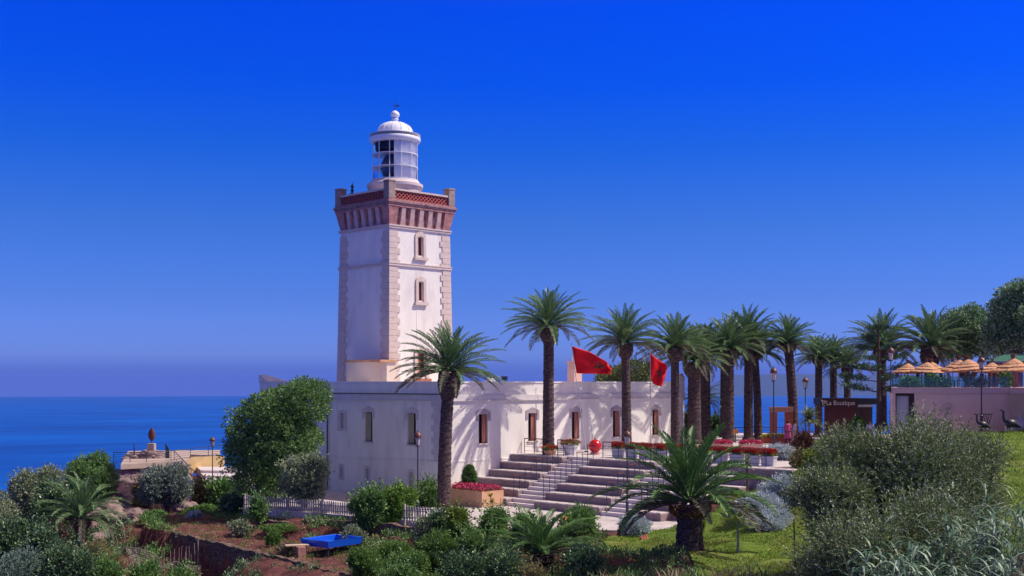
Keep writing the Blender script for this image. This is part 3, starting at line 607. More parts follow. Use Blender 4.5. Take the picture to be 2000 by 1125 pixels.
for (y, w, z0_, z1_), up_ in [(s, 1) for s in sf if s[1] < .3] + [(s, 0) for s in lf_]:
    a = MB(); e = .34 if up_ else .18
    a.box(-.035, -.001, y + w, y + w + e, z0_ - .16, z1_ + .16); a.box(-.035, -.001, y - w - e, y - w, z0_ - .16, z1_ + .16); a.box(-.035, -.001, y - w, y + w, z1_, z1_ + .2); a.box(-.035, -.001, y - w, y + w, z0_ - .16, z0_)
    s_ = a.build('window', MATS['quoin_stone'], house); s_['label'] = 'narrow slit window low in the shaded wall' if not up_ else 'narrow slit window near the drainpipe'
    a = MB(); a.box(.2, .22, y - w, y + w, z0_, z1_); a.build('pane', DARKG, s_)
a = MB(); p = W(1121, 90, 0); a.box(p.x - .35, p.x + .5, p.y - .35, p.y + .35, 6.4, 9.1); a.box(p.x - .42, p.x + .57, p.y - .42, p.y + .42, 9.1, 9.18); a.tube((p.x - .2, p.y, 9.18), (p.x - .2, p.y, 9.6), .06); a.build('chimney', SALMON, house)
# things standing on the roof edge
p = W(958, 83, 0); t_ = thing('roof_dome', 'small white ball ornament behind the parapet', 'dome', (p.x, p.y, 7.4)); a = MB(); a.lathe((0, 0, 0), [(.3, -.9), (.3, .1), (.36, .12), (.36, .2), (.33, .36), (.22, .52), (.08, .6), (0, .61)], 18); a.build('ball', LANT, t_, local=True, smooth=True); a = MB(); a.lathe((0, 0, 0), [(.2, -1.0), (.2, -.9)], 12); a.build('foot', WHITE, t_, local=True)
p = W(985, 82, 0); t_ = thing('floodlight', 'small black floodlight on the house roof edge', 'floodlight', (p.x, p.y, 7.66)); a = MB(); a.cbox((0, 0, .08), .42, .2, .28, -.6); a.build('housing', IRON, t_, local=True, bevel=.02); a = MB(); a.tube((0, 0, -.9), (0, 0, .1), .03); a.tube((-.2, 0, .02), (.2, 0, .02), .02); a.build('bracket', IRON, t_, local=True)
p = W(1243, 92, 0); t_ = thing('antenna', 'thin antenna mast on the house roof', 'antenna', (p.x, p.y, 6.5)); a = MB(); a.tube((0, 0, 0), (0, 0, 3.4), .02); a.build('mast', IRON, t_, local=True); a = MB(); a.tube((0, 0, 3.3), (0, 0, 3.45), .05); a.build('tip', IRON, t_, local=True)

# ------------------------------------------------------------------ lighthouse
TXc, TYc, HB = 7.73, 13.93, 3.05
lh = thing('lighthouse', 'square white lighthouse tower with brick crown and white lantern', 'lighthouse', (TXc, TYc, 0))
ZB, ZC = 5.0, 18.75
def taper(v):
    k = 1 - .062 * max(0, (v.z - 7)) / (18.8 - 7) if v.z < 18.8 else .938
    return Vector((TXc + (v.x - TXc) * k, TYc + (v.y - TYc) * k, v.z))
x0, x1, y0, y1 = TXc - HB, TXc + HB, TYc - HB, TYc + HB
wr = [(TXc - .28, TXc + .28, 16.9, 18.25), (TXc - .25, TXc + .25, 13.6, 14.95), (TXc - .42, TXc + .42, 8.0, 9.7)]
a = MB(); wall_holes(a, 'y', y0, .4, x0, x1, ZB, ZC, wr); a.box(x0, x0 + .4, y0 + .4, y1, ZB, ZC); a.box(x1 - .4, x1, y0 + .4, y1, ZB, ZC); a.box(x0 + .4, x1 - .4, y1 - .4, y1, ZB, ZC); a.map(taper); a.build('tower_wall', WHITE, lh)
QP = .42
for cxs, sx_ in ((x0, 1), (x1, -1)):
    for cys, sy_ in ((y0, 1), (y1, -1)):
        a = MB(); z = 7.2; i = 0
        while z < ZC - .25:
            h = min(QP, ZC - z); w = 1.0 if i % 2 else .78; g_ = .008
            X0, X1 = sorted((cxs - sx_ * .06, cxs + sx_ * w)); Y0, Y1 = sorted((cys - sy_ * .06, cys + sy_ * .002)); a.box(X0, X1, Y0, Y1, z + g_, z + h - g_)
            X0, X1 = sorted((cxs - sx_ * .0605, cxs + sx_ * .002)); Y0, Y1 = sorted((cys + sy_ * .003, cys + sy_ * w)); a.box(X0, X1, Y0, Y1, z + g_, z + h - g_)
            z += h; i += 1
        a.map(taper); a.build('quoins', CREAM, lh)
for zz_, hh, pr in ((16.0, .16, .12), (16.16, .07, .15), (18.72, .14, .12), (18.86, .10, .17)):
    a = MB(); a.box(x0 - pr, x1 + pr, y0 - pr, y1 + pr, zz_, zz_ + hh); a.map(taper); a.build('string_course', CREAM, lh)
for (xa, xb, za, zb), lab in zip(wr, ('upper arched window of the tower', 'middle arched window of the tower', 'lowest tower window partly behind the palm')):
    e = .26; a = MB()
    a.box(xa - e, xa, y0 - .1, y0 - .002, za - .12, zb); a.box(xb, xb + e, y0 - .1, y0 - .002, za - .12, zb)
    m_ = (xa + xb) / 2; pts = [(xa - e, zb), (xa, zb), (xa + .06, zb + .02), (m_, zb + .08), (xb - .06, zb + .02), (xb, zb), (xb + e, zb), (xb + e * .8, zb + .22), (m_ + .12, zb + .42), (m_ - .12, zb + .42), (xa - e * .8, zb + .22)]
    a.prism([(u, y0 - .1, zz_) for u, zz_ in pts], (0, .098, 0))
    a.map(taper); s_ = a.build('window', CREAM, lh); s_['label'] = lab
    a = MB(); a.box(xa - e - .12, xb + e + .12, y0 - .22, y0 - .002, za - .34, za - .121); a.map(taper); a.build('sill', CREAM if zb > 10 else MATS['red_brown_shutter'], s_)
    a = MB(); a.box(xa + .0, m_, y0 + .2, y0 + .22, za, zb); a.map(taper); a.build('pane', mat('orange_wood', (.42, .17, .07), .6, .15, 5), s_)
    a = MB(); a.box(m_ + .002, xb, y0 + .2, y0 + .22, za, zb); a.map(taper); a.build('shutter', mat('maroon_shutter', (.13, .03, .04), .6, .15, 5), s_)
# corbelled crown
KB = HB * .938; kx0, kx1, ky0, ky1 = TXc - KB, TXc + KB, TYc - KB, TYc + KB
zc0, zc1, fl = 18.96, 20.25, .31
a = MB(); a.box(kx0 + .06, kx1 - .06, ky0 + .06, ky1 - .06, zc0, zc1); a.build('frieze', DKRED if False else mat('red_frieze', (.36, .13, .11), .85, .2, 3, .3, 20, col2=(.45, .32, .30), c2scale=1.5), lh)
def corbel(mb, cx, cy, nx, ny, w=.34):
    tx, ty = -ny, nx; z_a, z_b = zc0, zc1; P_ = []
    for s in (-1, 1):
        for d, z in ((-.06, z_a), (.05, z_a), (.16, z_a + .5), (fl - .08, z_b - .28), (fl - .02, z_b), (-.06, z_b)): P_.append((cx + nx * d + tx * s * w / 2, cy + ny * d + ty * s * w / 2, z))
    n_ = 6; mb.add(P_, [tuple(range(n_)), tuple(range(n_, 2 * n_))[::-1]] + [(i, n_ + i, n_ + (i + 1) % n_, (i + 1) % n_) for i in range(n_)])
for (nx, ny) in ((0, -1), (-1, 0), (1, 0), (0, 1)):
    for j in range(5):
        u = (j - 2) * .86
        a = MB(); corbel(a, TXc + nx * KB + (-ny) * u, TYc + ny * KB + nx * u, nx, ny, .38); a.build('corbel', mat('corbel_stone', (.56, .38, .36), .85, .15, 3, .3, 18), lh)
# solid corner corbels
for sx_ in (-1, 1):
    for sy_ in (-1, 1):
        a = MB()
        cx_, cy_ = TXc + sx_ * KB, TYc + sy_ * KB; w = .62; lv = []
        for d, z in ((.02, zc0 + .003), (.12, zc0 + .4), (fl - .08, zc1 - .28), (fl - .01, zc1 - .003)):
            lv.append([(cx_ - sx_ * w, cy_ - sy_ * w, z), (cx_ + sx_ * d, cy_ - sy_ * w, z), (cx_ + sx_ * d, cy_ + sy_ * d, z), (cx_ - sx_ * w, cy_ + sy_ * d, z)])
        vs = [p for l in lv for p in l]; fs = [(0, 1, 2, 3), (12, 13, 14, 15)]
        for k in range(3):
            for i in range(4): fs.append((4 * k + i, 4 * k + (i + 1) % 4, 4 * k + 4 + (i + 1) % 4, 4 * k + 4 + i))
        a.add(vs, fs); a.build('corner_corbel', PINKST, lh)
for pr, za, zb, m_ in ((fl + .02, 20.25, 20.42, PINKST), (fl + .08, 20.42, 20.52, DKCORN), (fl + .13, 20.52, 20.66, DKCORN), (fl + .04, 20.66, 20.78, PINKST)):
    a = MB(); a.box(kx0 - pr, kx1 + pr, ky0 - pr, ky1 + pr, za, zb); a.build('cornice', m_, lh, bevel=.015)
PK = KB + fl - .05; zl0, zl1 = 20.78, 21.52
for sx_ in (-1, 1):
    for sy_ in (-1, 1):
        a = MB(); cx_, cy_ = TXc + sx_ * (PK - .24), TYc + sy_ * (PK - .24); a.box(cx_ - .31, cx_ + .31, cy_ - .31, cy_ + .31, zl0, 21.98)
        a.box(cx_ - .34, cx_ + .34, cy_ - .34, cy_ + .34, 21.98, 22.12)
        a.build('corner_pier', mat('pier_stone', (.34, .25, .22), .9, .25, 3, .4, 18), lh, bevel=.04)
LEN = 2 * (PK - .55); H_ = zl1 - zl0 - .14
for (nx, ny) in ((0, -1), (-1, 0), (1, 0), (0, 1)):
    tx, ty = -ny, nx; bx_, by_ = TXc + nx * (PK - .12), TYc + ny * (PK - .12); a = MB()
    nz = 15; cw = LEN / nz
    for j in range(nz):
        for (s0, s1, rowz) in ((0, 1, 0), (1, 0, 0), (0, 1, 1), (1, 0, 1)):
            u0 = -LEN / 2 + j * cw + s0 * cw; u1 = -LEN / 2 + j * cw + s1 * cw; za = zl0 + .03 + rowz * H_ / 2; zb = za + H_ / 2
            a.tube((bx_ + tx * u0, by_ + ty * u0, za), (bx_ + tx * u1, by_ + ty * u1, zb), .042, n=4, caps=False)
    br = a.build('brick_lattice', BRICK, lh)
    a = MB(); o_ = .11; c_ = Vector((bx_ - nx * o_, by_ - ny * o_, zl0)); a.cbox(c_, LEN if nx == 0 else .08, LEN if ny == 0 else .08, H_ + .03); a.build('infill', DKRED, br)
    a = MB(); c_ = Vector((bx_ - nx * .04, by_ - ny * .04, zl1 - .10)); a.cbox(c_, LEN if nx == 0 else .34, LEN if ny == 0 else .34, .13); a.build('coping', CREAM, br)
a = MB(); a.box(TXc - PK + .3, TXc + PK - .3, TYc - PK + .3, TYc + PK - .3, 20.6, 20.9); a.build('gallery_floor', CREAM, lh)
# lantern room
LC = (TXc, TYc, 0)
a = MB(); a.lathe(LC, [(1.90, 20.8), (1.90, 21.9), (1.97, 22.0), (2.10, 22.2), (2.10, 22.40), (1.92, 22.48), (1.80, 22.66), (1.7, 22.68)], 48); a.build('lantern_base', mat('lantern_base_render', (.62, .54, .52), .8, .06, 2), lh, smooth=False)
zg0, zg1, rg = 22.68, 25.55, 1.70
mg = bpy.data.materials.new('lantern_glass'); mg.use_nodes = True; b = mg.node_tree.nodes['Principled BSDF']
b.inputs['Transmission Weight'].default_value = 1; b.inputs['Roughness'].default_value = .02; b.inputs['IOR'].default_value = 1.02; b.inputs['Base Color'].default_value = (.92, .97, 1, 1)
lr = MB(); lr.lathe(LC, [(rg - .06, zg0), (rg - .06, zg1)], 48); lant = lr.build('lantern_glass', mg, lh, smooth=True)
a = MB(); NB = 12
for i in range(NB): an = math.radians(i * 30 + 7); a.tube((TXc + rg * math.cos(an), TYc + rg * math.sin(an), zg0), (TXc + rg * math.cos(an), TYc + rg * math.sin(an), zg1), .032, n=6)
for z in (zg0 + .04, zg0 + .98, zg0 + 1.94, zg1 - .04): a.lathe((TXc, TYc, z), [(rg - .02, -.025), (rg + .03, -.025), (rg + .03, .025), (rg - .02, .025)], 48)
a.build('glazing_bars', LANT, lant)
# white blinds inside the lantern on the sunny side
a = MB(); a.lathe(LC, [(rg - .14, zg0 + .02), (rg - .14, zg1 - .02)], 24, math.radians(-132), math.radians(-10)); a.build('white_blind', mat('blind_cloth', (.86, .86, .87), .8, .04, 3), lant, smooth=True)
a = MB(); a.lathe(LC, [(.45, 22.7), (.5, 22.8), (.85, 23.0), (1.05, 23.4), (1.05, 23.9), (.85, 24.4), (.6, 24.7), (.1, 24.8)], 20); a.build('lamp_lens', mat('lens_glass', (.02, .06, .10), .1, .3, 8, spec=.8), lant, smooth=True)
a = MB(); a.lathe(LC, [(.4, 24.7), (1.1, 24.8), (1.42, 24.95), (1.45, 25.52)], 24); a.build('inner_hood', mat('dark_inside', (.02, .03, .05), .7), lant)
a = MB(); a.lathe(LC, [(1.68, 25.5), (1.78, 25.52), (1.90, 25.66), (1.93, 25.84), (1.86, 25.92), (1.36, 25.96), (1.34, 26.3), (1.28, 26.62), (1.13, 26.9), (.86, 27.13), (.5, 27.28), (.22, 27.34), (.2, 27.5), (.27, 27.53), (.27, 27.6), (.16, 27.66), (.30, 27.82), (.35, 27.98), (.32, 28.14), (.18, 28.3), (.05, 28.38), (0, 28.4)], 48)
DZ = lambda v: Vector((v.x, v.y, v.z if v.z < 26.3 else 26.3 + (v.z - 26.3) * .82))
a.map(DZ)
dome = a.build('lantern_roof', LANT, lh, smooth=False)
dome.data.shade_smooth(); 
a = MB()
for i in range(60):
    an = 2 * math.pi * i / 60; an2 = an + .07; a.tube((TXc + 1.87 * math.cos(an), TYc + 1.87 * math.sin(an), 25.92), (TXc + 1.87 * math.cos(an2), TYc + 1.87 * math.sin(an2), 26.12), .018, n=4)
a.lathe((TXc, TYc, 26.12), [(1.86, -.015), (1.9, -.015), (1.9, .015), (1.86, .015)], 48)
a.build('roof_railing', mat('grey_metal', (.62, .60, .60), .5), dome)
a = MB()
for i in range(12):
    an = math.radians(i * 30 + 12); pr_ = [(1.35, 26.4), (1.30, 26.62), (1.15, 26.9), (.88, 27.13), (.52, 27.28), (.24, 27.35)]
    a.path([(TXc + r_ * math.cos(an), TYc + r_ * math.sin(an), z) for r_, z in pr_], .02, 5)
a.map(DZ); a.build('roof_ribs', LANT, dome)
a = MB(); a.tube((TXc, TYc, 28.35), (TXc, TYc, 29.3), .022); u_ = Vector((S2, -S2, 0)) 
a.tube(Vector((TXc, TYc, 28.82)) - u_ * .32, Vector((TXc, TYc, 28.82)) + u_ * .32, .022); a.prism([Vector((TXc, TYc, 28.72)) + u_ * .1, Vector((TXc, TYc, 28.82)) + u_ * .42, Vector((TXc, TYc, 28.92)) + u_ * .1], (.02, .02, 0)); a.lathe((TXc, TYc, 28.62), [(0, -.05), (.06, 0), (0, .05)], 8); a.map(DZ); a.build('weather_vane', IRON, dome)
p = W(688, 90.5, 0)
a = MB(); a.tube((p.x, p.y, 20.9), (p.x, p.y, 21.75), .06); a.lathe((p.x, p.y, 21.75), [(.16, 0), (.2, .05), (.06, .15), (.15, .3), (.05, .42), (.14, .55), (.04, .75), (0, .95)], 10); a.build('gallery_lamp', IRON, lh)
# stair house at the foot of the tower on the shaded side
a = MB(); a.lathe((x0 + .1, y0 + 2.15, 0), [(1.85, 5.5), (1.85, 9.05)], 28, math.radians(90), math.radians(270)); a.box(x0 - .5, x0 + .35, y0 - .35, y0 + 1.5, 5.5, 9.05); sh = a.build('stair_house', mat('stair_house_render', (.72, .60, .50), .85, .06, 1.2, .2, 12), lh, smooth=False)
a = MB(); a.lathe((x0 + .1, y0 + 2.15, 0), [(0.0, 9.06), (2.0, 9.06), (2.0, 9.2), (0, 9.2)], 28, math.radians(90), math.radians(270)); a.box(x0 - 1.2, x0 + .4, y0 - .5, y0 + 1.5, 9.055, 9.21); a.build('roof_slab', mat('orange_slab', (.55, .30, .17), .85, .15, 2), sh)

# ------------------------------------------------------------------ palms
def trunk_mb(h, r, lean, rng, boots=0.0, nr=None, bulge=.75):
    a = MB(); nr = nr or int(h / .16); pts = []; n = 14; vs = []; fs = []
    for k in range(nr + 1):
        t = k / nr; z = h * t; rr_ = r * (1.18 - .25 * t ** .5 + (.28 if t < .04 else 0)) * (1 + .035 * (k % 2) + rng.normal() * .012)
        if boots and z > h - boots:
            q_ = (z - (h - boots)) / boots; rr_ = r * (1.0 + bulge * math.sin(min(1, q_ * 1.25) * math.pi * .62)) * (1 + .07 * (k % 2))
        cx_, cy_ = lean[0] * t * t, lean[1] * t * t
        for i in range(n):
            an = 2 * math.pi * (i + .5 * (k % 2)) / n; q2 = rr_ * (1 + .05 * ((i + k) % 2) + rng.normal() * .012); vs.append((cx_ + q2 * math.cos(an), cy_ + q2 * math.sin(an), z - .3 * (k == 0)))
        if k:
            for i in range(n): fs.append(((k - 1) * n + i, (k - 1) * n + (i + 1) % n, k * n + (i + 1) % n, k * n + i))
    fs.append(tuple(range(nr * n, (nr + 1) * n))); a.add(vs, fs); return a
def boots_arrays(h, r, lean, boots, rng, n=260, ln=.22):
    t = rng.uniform(0, 1, n); z = h - boots + boots * t; an = rng.uniform(0, 6.283, n)
    rr_ = r * (1.0 + .5 * np.sin(np.minimum(1, t * 1.25) * math.pi * .62))
    P = np.stack([lean[0] + rr_ * np.cos(an), lean[1] + rr_ * np.sin(an), z], 1); Dd = np.stack([np.cos(an) * .8, np.sin(an) * .8, .9 + 0 * an], 1)
    return leaves(P, Dd, ln, ln * .6, rng)
CROWNS = {}
def crown_parts(kind):
    if kind not in CROWNS:
        sd = kind
        prm = dict(nf=70, Ln=3.15, n=46, droop=.74, wid=.058, ll=.46, el1=-.22) if kind < 10 else dict(nf=54, Ln=3.0, n=50, droop=1.25, el0=1.5, el1=.0, ll=.46, wid=.05)
        if kind == 12: prm = dict(nf=46, Ln=3.3, n=70, droop=.98, el0=1.5, el1=-.05, ll=.44, wid=.055)
        if kind == 11: prm = dict(nf=48, Ln=2.9, n=56, droop=1.15, el0=1.5, el1=.1, ll=.48, wid=.045)
        a_, b_ = palm_crown_arrays(100 + kind, **prm)
        CROWNS[kind] = (a_, b_)
    return CROWNS[kind]
MESHC = {}
def palm(lab, px, D, hub_py, zb=None, r=.33, kind=0, scale=1.0, boots=.9, lean=(0, 0), seed=0, group='palms along the terrace', rot=0.0, lf=LF_PALM, name='palm_tree', trunkm=BARK, bootcol=None, bulge=.75, scz=1.0):
    zb = G(px, D) if zb is None else zb; h = ZY(hub_py, D) - zb; rng = np.random.default_rng(seed + 50)
    bx_ = W(px, D, zb); t_ = thing(name, lab, 'palm tree', bx_, group)
    tr = trunk_mb(h, r, lean, rng, boots, bulge=bulge).build('trunk', trunkm, t_, local=True)
    if boots:
        V, f4 = boots_arrays(h, r, lean, boots, rng, ln=min(.2, .2 * r / .33)); npmesh('leaf_bases', V, f4, bootcol or leafmat('boot_scales', [(.10, .05, .04), (.17, .09, .07), (.22, .13, .09), (.07, .035, .03)], .9, 0), tr)
    key = (kind, lf.name)
    if key not in MESHC:
        (V, f4), (V2, f42) = crown_parts(kind)
        c = npmesh('crown', V, f4, lf, t_); d = npmesh('old_fronds', V2, f42, LF_DRY, t_); MESHC[key] = (c.data, d.data)
    else:
        c = bpy.data.objects.new('crown', MESHC[key][0]); d = bpy.data.objects.new('old_fronds', MESHC[key][1])
        for o in (c, d): C.objects.link(o); o.parent = t_
    if group == GT: scale *= .93
    for o in (c, d): o.location = (lean[0], lean[1], h + .12); o.scale = (scale * (1 + .05 * math.sin(seed * 3.1)), scale * (1 - .05 * math.sin(seed * 3.1)), scale * scz * (1 + .09 * math.sin(seed * 5.7))); o.rotation_euler = (.09 * math.sin(seed * 2.3), .09 * math.cos(seed * 1.7), rot)
    return t_
GF = 'palms standing in front of the white house'; GT = 'palms in the row beyond the house'
palm('dark trunked palm leaning in front of the house corner', 867, 70.5, 728, .0, .36, 0, 1.08, 1.5, (.35, -.1), 1, GF, .3)
palm('tallest palm standing alone before the long wall, trunk full height', 1071, 78.3, 640, 2.45, .345, 1, 1.0, 1.0, (.05, 0), 2, GF, 1.1)
palm('palm with trunk between the two red flags', 1224, 84.5, 672, Z1, .31, 2, 1.03, 1.0, (-.1, .05), 3, GF, 2.0)
palm('palm just right of the second red flag', 1319, 87.5, 682, Z1, .30, 3, .98, .9, (-.05, 0), 4, GF, .7)
palm('short thick palm with orange boots beyond the house end', 1356, 92, 706, Z1, .48, 0, 1.05, 1.2, (0, 0), 5, GT, 2.4)
palm('slim palm hidden close behind the short thick palm', 1377, 97, 690, Z1, .42, 1, .98, .6, (0, 0), 6, GT, 3.0)
palm('palm with swollen orange neck, centre of the cluster', 1423, 95, 684, Z1, .42, 2, 1.05, 1.1, (0, 0), 7, GT, 4.4)
palm('thin palm tucked behind the swollen necked palm', 1414, 103, 690, Z1, .30, 3, .9, .5, (0, 0), 8, GT, 5.4)
palm('tall straight palm, left of the closely set pair', 1462, 97, 668, Z1, .34, 0, 1.03, .4, (0, 0), 9, GT, 5.0)
palm('tall palm leaning right, right of the closely set pair', 1481, 99, 690, Z1, .30, 1, 1.0, .6, (-.25, .2), 10, GT, 1.9)
palm('palm behind the orange gateway with curved trunk', 1550, 98, 675, Z1, .37, 2, 1.0, .5, (-.35, .3), 11, GT, .2)
palm('palm behind the left end of the boutique kiosk', 1599, 104, 702, Z1, .30, 3, .88, .5, (0, 0), 12, GT, 3.9)
palm('bare trunked palm behind the boutique sign', 1628, 106, 700, Z1, .30, 0, .85, .3, (0, 0), 13, GT, 1.3)
palm('low crowned palm right of the boutique sign', 1655, 104, 718, Z1, .28, 1, .88, .8, (0, 0), 14, GT, 2.7)
palm('dark palm standing behind the layered pine', 1722, 92, 678, 4.2, .35, 2, 1.15, 1.0, (0, 0), 15, GT, 3.3)
palm('stout palm behind the straw parasols', 1817, 88, 680, 4.8, .38, 3, 1.15, 1.6, (0, 0), 16, GT, 4.1)
palm('shaggy low palm past the right end of the house', 1372, 104, 790, Z1 - 1.5, .25, 10, .75, .2, (0, 0), 17, GT, 4.1, LF_DARK)
palm('large full palm on the lawn with thick scaly trunk', 1347, 48, 988, G(1347, 48), .50, 12, 1.16, .5, (0, 0), 18, None, .4, LF_PALMY, bulge=.12, scz=.88, bootcol=leafmat('orange_fibre', [(.20, .09, .03), (.34, .17, .05), (.12, .06, .03)], .9, 0))
palm('young stemless palm with bright ribs at the front centre', 1057, 50, 1088, G(1057, 50), .28, 11, 1.12, .4, (0, 0), 19, None, .9, LF_PALMY, scz=.66)
palm('arching grey green palm on the left slope', 158, 70, 1020, G(158, 70), .30, 10, 1.0, .4, (0, 0), 20, None, 2.2, LF_PALM)

# ------------------------------------------------------------------ shrubs and trees
def shrub(kind, px, D, wpx, top_py, lab, name='shrub', cat_='shrub', seed=0, depth=1.0, dens=1.0, zb=None, trunk=0.0, group=None, lf=None, low=None, stem=True, bottom_py=None):
    rng = np.random.default_rng(seed * 7 + int(px)); zg = G(px, D) if zb is None else zb; w = wpx * D / F; h = ZY(top_py, D) - zg
    z0_ = trunk if bottom_py is None else ZY(bottom_py, D) - zg; hc = h - z0_
    t_ = thing(name, lab, cat_, W(px, D, zg), group)
    ax = max(w, .5)
    lob = lobes_for(ax, hc, rng, 8, z0_)
    leaf = {'dark': (.17, .09), 'grey': (.12, .04), 'green': (.17, .085), 'silver': (.11, .05), 'hedge': (.13, .028), 'yellow': (.15, .08), 'tree': (.17, .085), 'herb': (.08, .03), 'brown': (.12, .05)}[kind]
    mt_ = lf or {'dark': LF_DARK, 'grey': LF_OLIVE, 'green': LF_ROSE, 'silver': LF_SILV, 'hedge': LF_HEDGE, 'yellow': LF_YEL, 'tree': LF_TREE, 'herb': LF_HERB, 'brown': LF_BROWN}[kind]
    size = ax * hc
    k = D / 60.0
    if kind in ('grey', 'hedge', 'herb'):
        sh_ = int(min(2600, (160 + 260 * size) * dens)); V, f4 = sprigs(lob, sh_, 16, .32 * min(1.3, max(.5, hc / 1.6)), leaf[0] * k, leaf[1] * k, rng, low=-.6 if low is None else low, up=.9 if kind == 'hedge' else .5)
    else:
        cl_ = int(min(900, (40 + 55 * size) * dens)); V, f4 = puffs(lob, cl_, 26, leaf[0] * k, leaf[1] * k, rng, cr=.24 * min(1.4, max(.5, ax / 2)), low=-.65 if low is None else low)
        if kind in ('dark', 'green', 'yellow', 'brown', 'tree'): V, f4 = cat([(V, f4), sprigs(lob, int(cl_ * .7), 9, .62 * min(1.2, max(.5, hc / 1.6)), leaf[0] * k * .8, leaf[1] * k * .8, rng, low=-.2, up=.7, inner=.1)])
    npmesh('foliage', V, f4, mt_, t_)
    if stem:
        a = MB(); r0 = max(.03, min(.16, ax * .035))
        top = z0_ + hc * .5
        a.path([(0, 0, -.2), (rng.normal() * .05, rng.normal() * .05, top * .4), (rng.normal() * .12, rng.normal() * .12, top)], [r0 * 1.3, r0, r0 * .5], 6)
        for i in range(5):
            an = i * 1.26 + rng.uniform(0, 1); a.path([(0, 0, top * .35), (math.cos(an) * ax * .12, math.sin(an) * ax * .12, top * .75), (math.cos(an) * ax * .28, math.sin(an) * ax * .28, z0_ + hc * .6)], [r0 * .7, r0 * .5, r0 * .2], 5)
        a.build('stem', BARK2, t_, local=True)
    return t_
GS = 'bushes on the left slope above the sea'
shrub('grey', 178, 90, 145, 880, 'rambling green bush against the sea, left of the stone wall', seed=1, group=GS, lf=LF_ROSE, dens=1.3)
shrub('grey', 62, 79, 160, 908, 'wide grey olive mound on the far left skyline', seed=2, group=GS)
shrub('grey', 0, 72, 110, 948, 'grey bush cut by the left picture edge', seed=3, group=GS)
shrub('dark', 112, 74, 130, 935, 'dark bush behind the arching left palm', seed=4, group=GS)
shrub('dark', 30, 64, 130, 1000, 'dark shaded bush low at the left edge', seed=5, group=GS)
shrub('dark', 95, 60, 130, 1025, 'dark tangled bush under the left palm fronds', seed=6, group=GS)
shrub('grey', 25, 55, 130, 1062, 'bluish bush in the bottom left corner', seed=7, group=GS, lf=leafmat('blue_green_leaf', [(.05, .09, .07), (.09, .14, .11), (.14, .19, .16)], .5, .1))
shrub('dark', 125, 55, 120, 1062, 'dark bush at the bottom, second from the left corner', seed=8, group=GS)
shrub('brown', 118, 63, 34, 1012, 'small round rusty brown dead bush', seed=9, group=GS)
shrub('herb', 195, 64, 90, 1050, 'low dry bush on the red bank left of the canes', seed=10, group=GS)
shrub('green', 200, 56, 90, 1082, 'green bush at the bottom left of the cane trellis', seed=11, group=GS)
shrub('green', 285, 60, 80, 1096, 'leafy bean plants growing under the cane trellis', 'bean_plants', 'plants', seed=12, group=GS)
shrub('green', 352, 61, 60, 1108, 'low green crop at the right end of the trellis', seed=13, group=GS)
# garden on the left
shrub('grey', 325, 82, 122, 912, 'round silvery olive tree before the stone wall', 'olive_tree', 'olive tree', seed=20, trunk=.9, lf=leafmat('silver_olive', [(.08, .11, .09), (.12, .15, .13), (.18, .21, .18), (.07, .10, .08)], .5, .1), dens=.8, low=-.9, bottom_py=988)
shrub('yellow', 283, 88, 44, 930, 'yellowish bush touching the left of the olive tree', seed=21, lf=LF_HERB)
shrub('green', 300, 80, 50, 1003, 'small dark green bush under the olive tree', seed=22)
shrub('hedge', 395, 79, 100, 992, 'low bright green hedge right of the olive tree', 'hedge', 'hedge', seed=23, dens=1.6)
shrub('grey', 378, 76, 30, 1003, 'grey withered stump plant in front of the hedge', seed=24, lf=LF_SILV, dens=.6)
shrub('green', 438, 84, 70, 945, 'bushy green shrub at the foot of the left lamp', seed=25)
shrub('yellow', 395, 88, 50, 935, 'thin yellow green sapling against the stair railing', seed=26, dens=.5, lf=LF_HERB)
shrub('dark', 470, 78, 90, 965, 'dark bush in the shade below the big tree', seed=27)
shrub('herb', 425, 72, 120, 1037, 'dry low herb bed on the red soil', 'herb_bed', 'herbs', seed=28, dens=2, stem=False)
shrub('herb', 545, 66, 110, 1030, 'green and yellow herb bed behind the plank', 'herb_bed', 'herbs', seed=29, dens=2, stem=False, lf=LF_HEDGE)
shrub('hedge', 535, 63, 34, 1040, 'small upright bush left of the blue tray', seed=30)
shrub('herb', 560, 60, 60, 1065, 'dry weeds below the plank', seed=31, lf=LF_STRAW, stem=False)
shrub('green', 505, 68, 36, 968, 'thin climbing rose by the white fence', 'rose_bush', 'rose bush', seed=32, dens=.5)
shrub('grey', 470, 67, 60, 1018, 'grey leafed small plant by the low wall', seed=33, dens=.4)
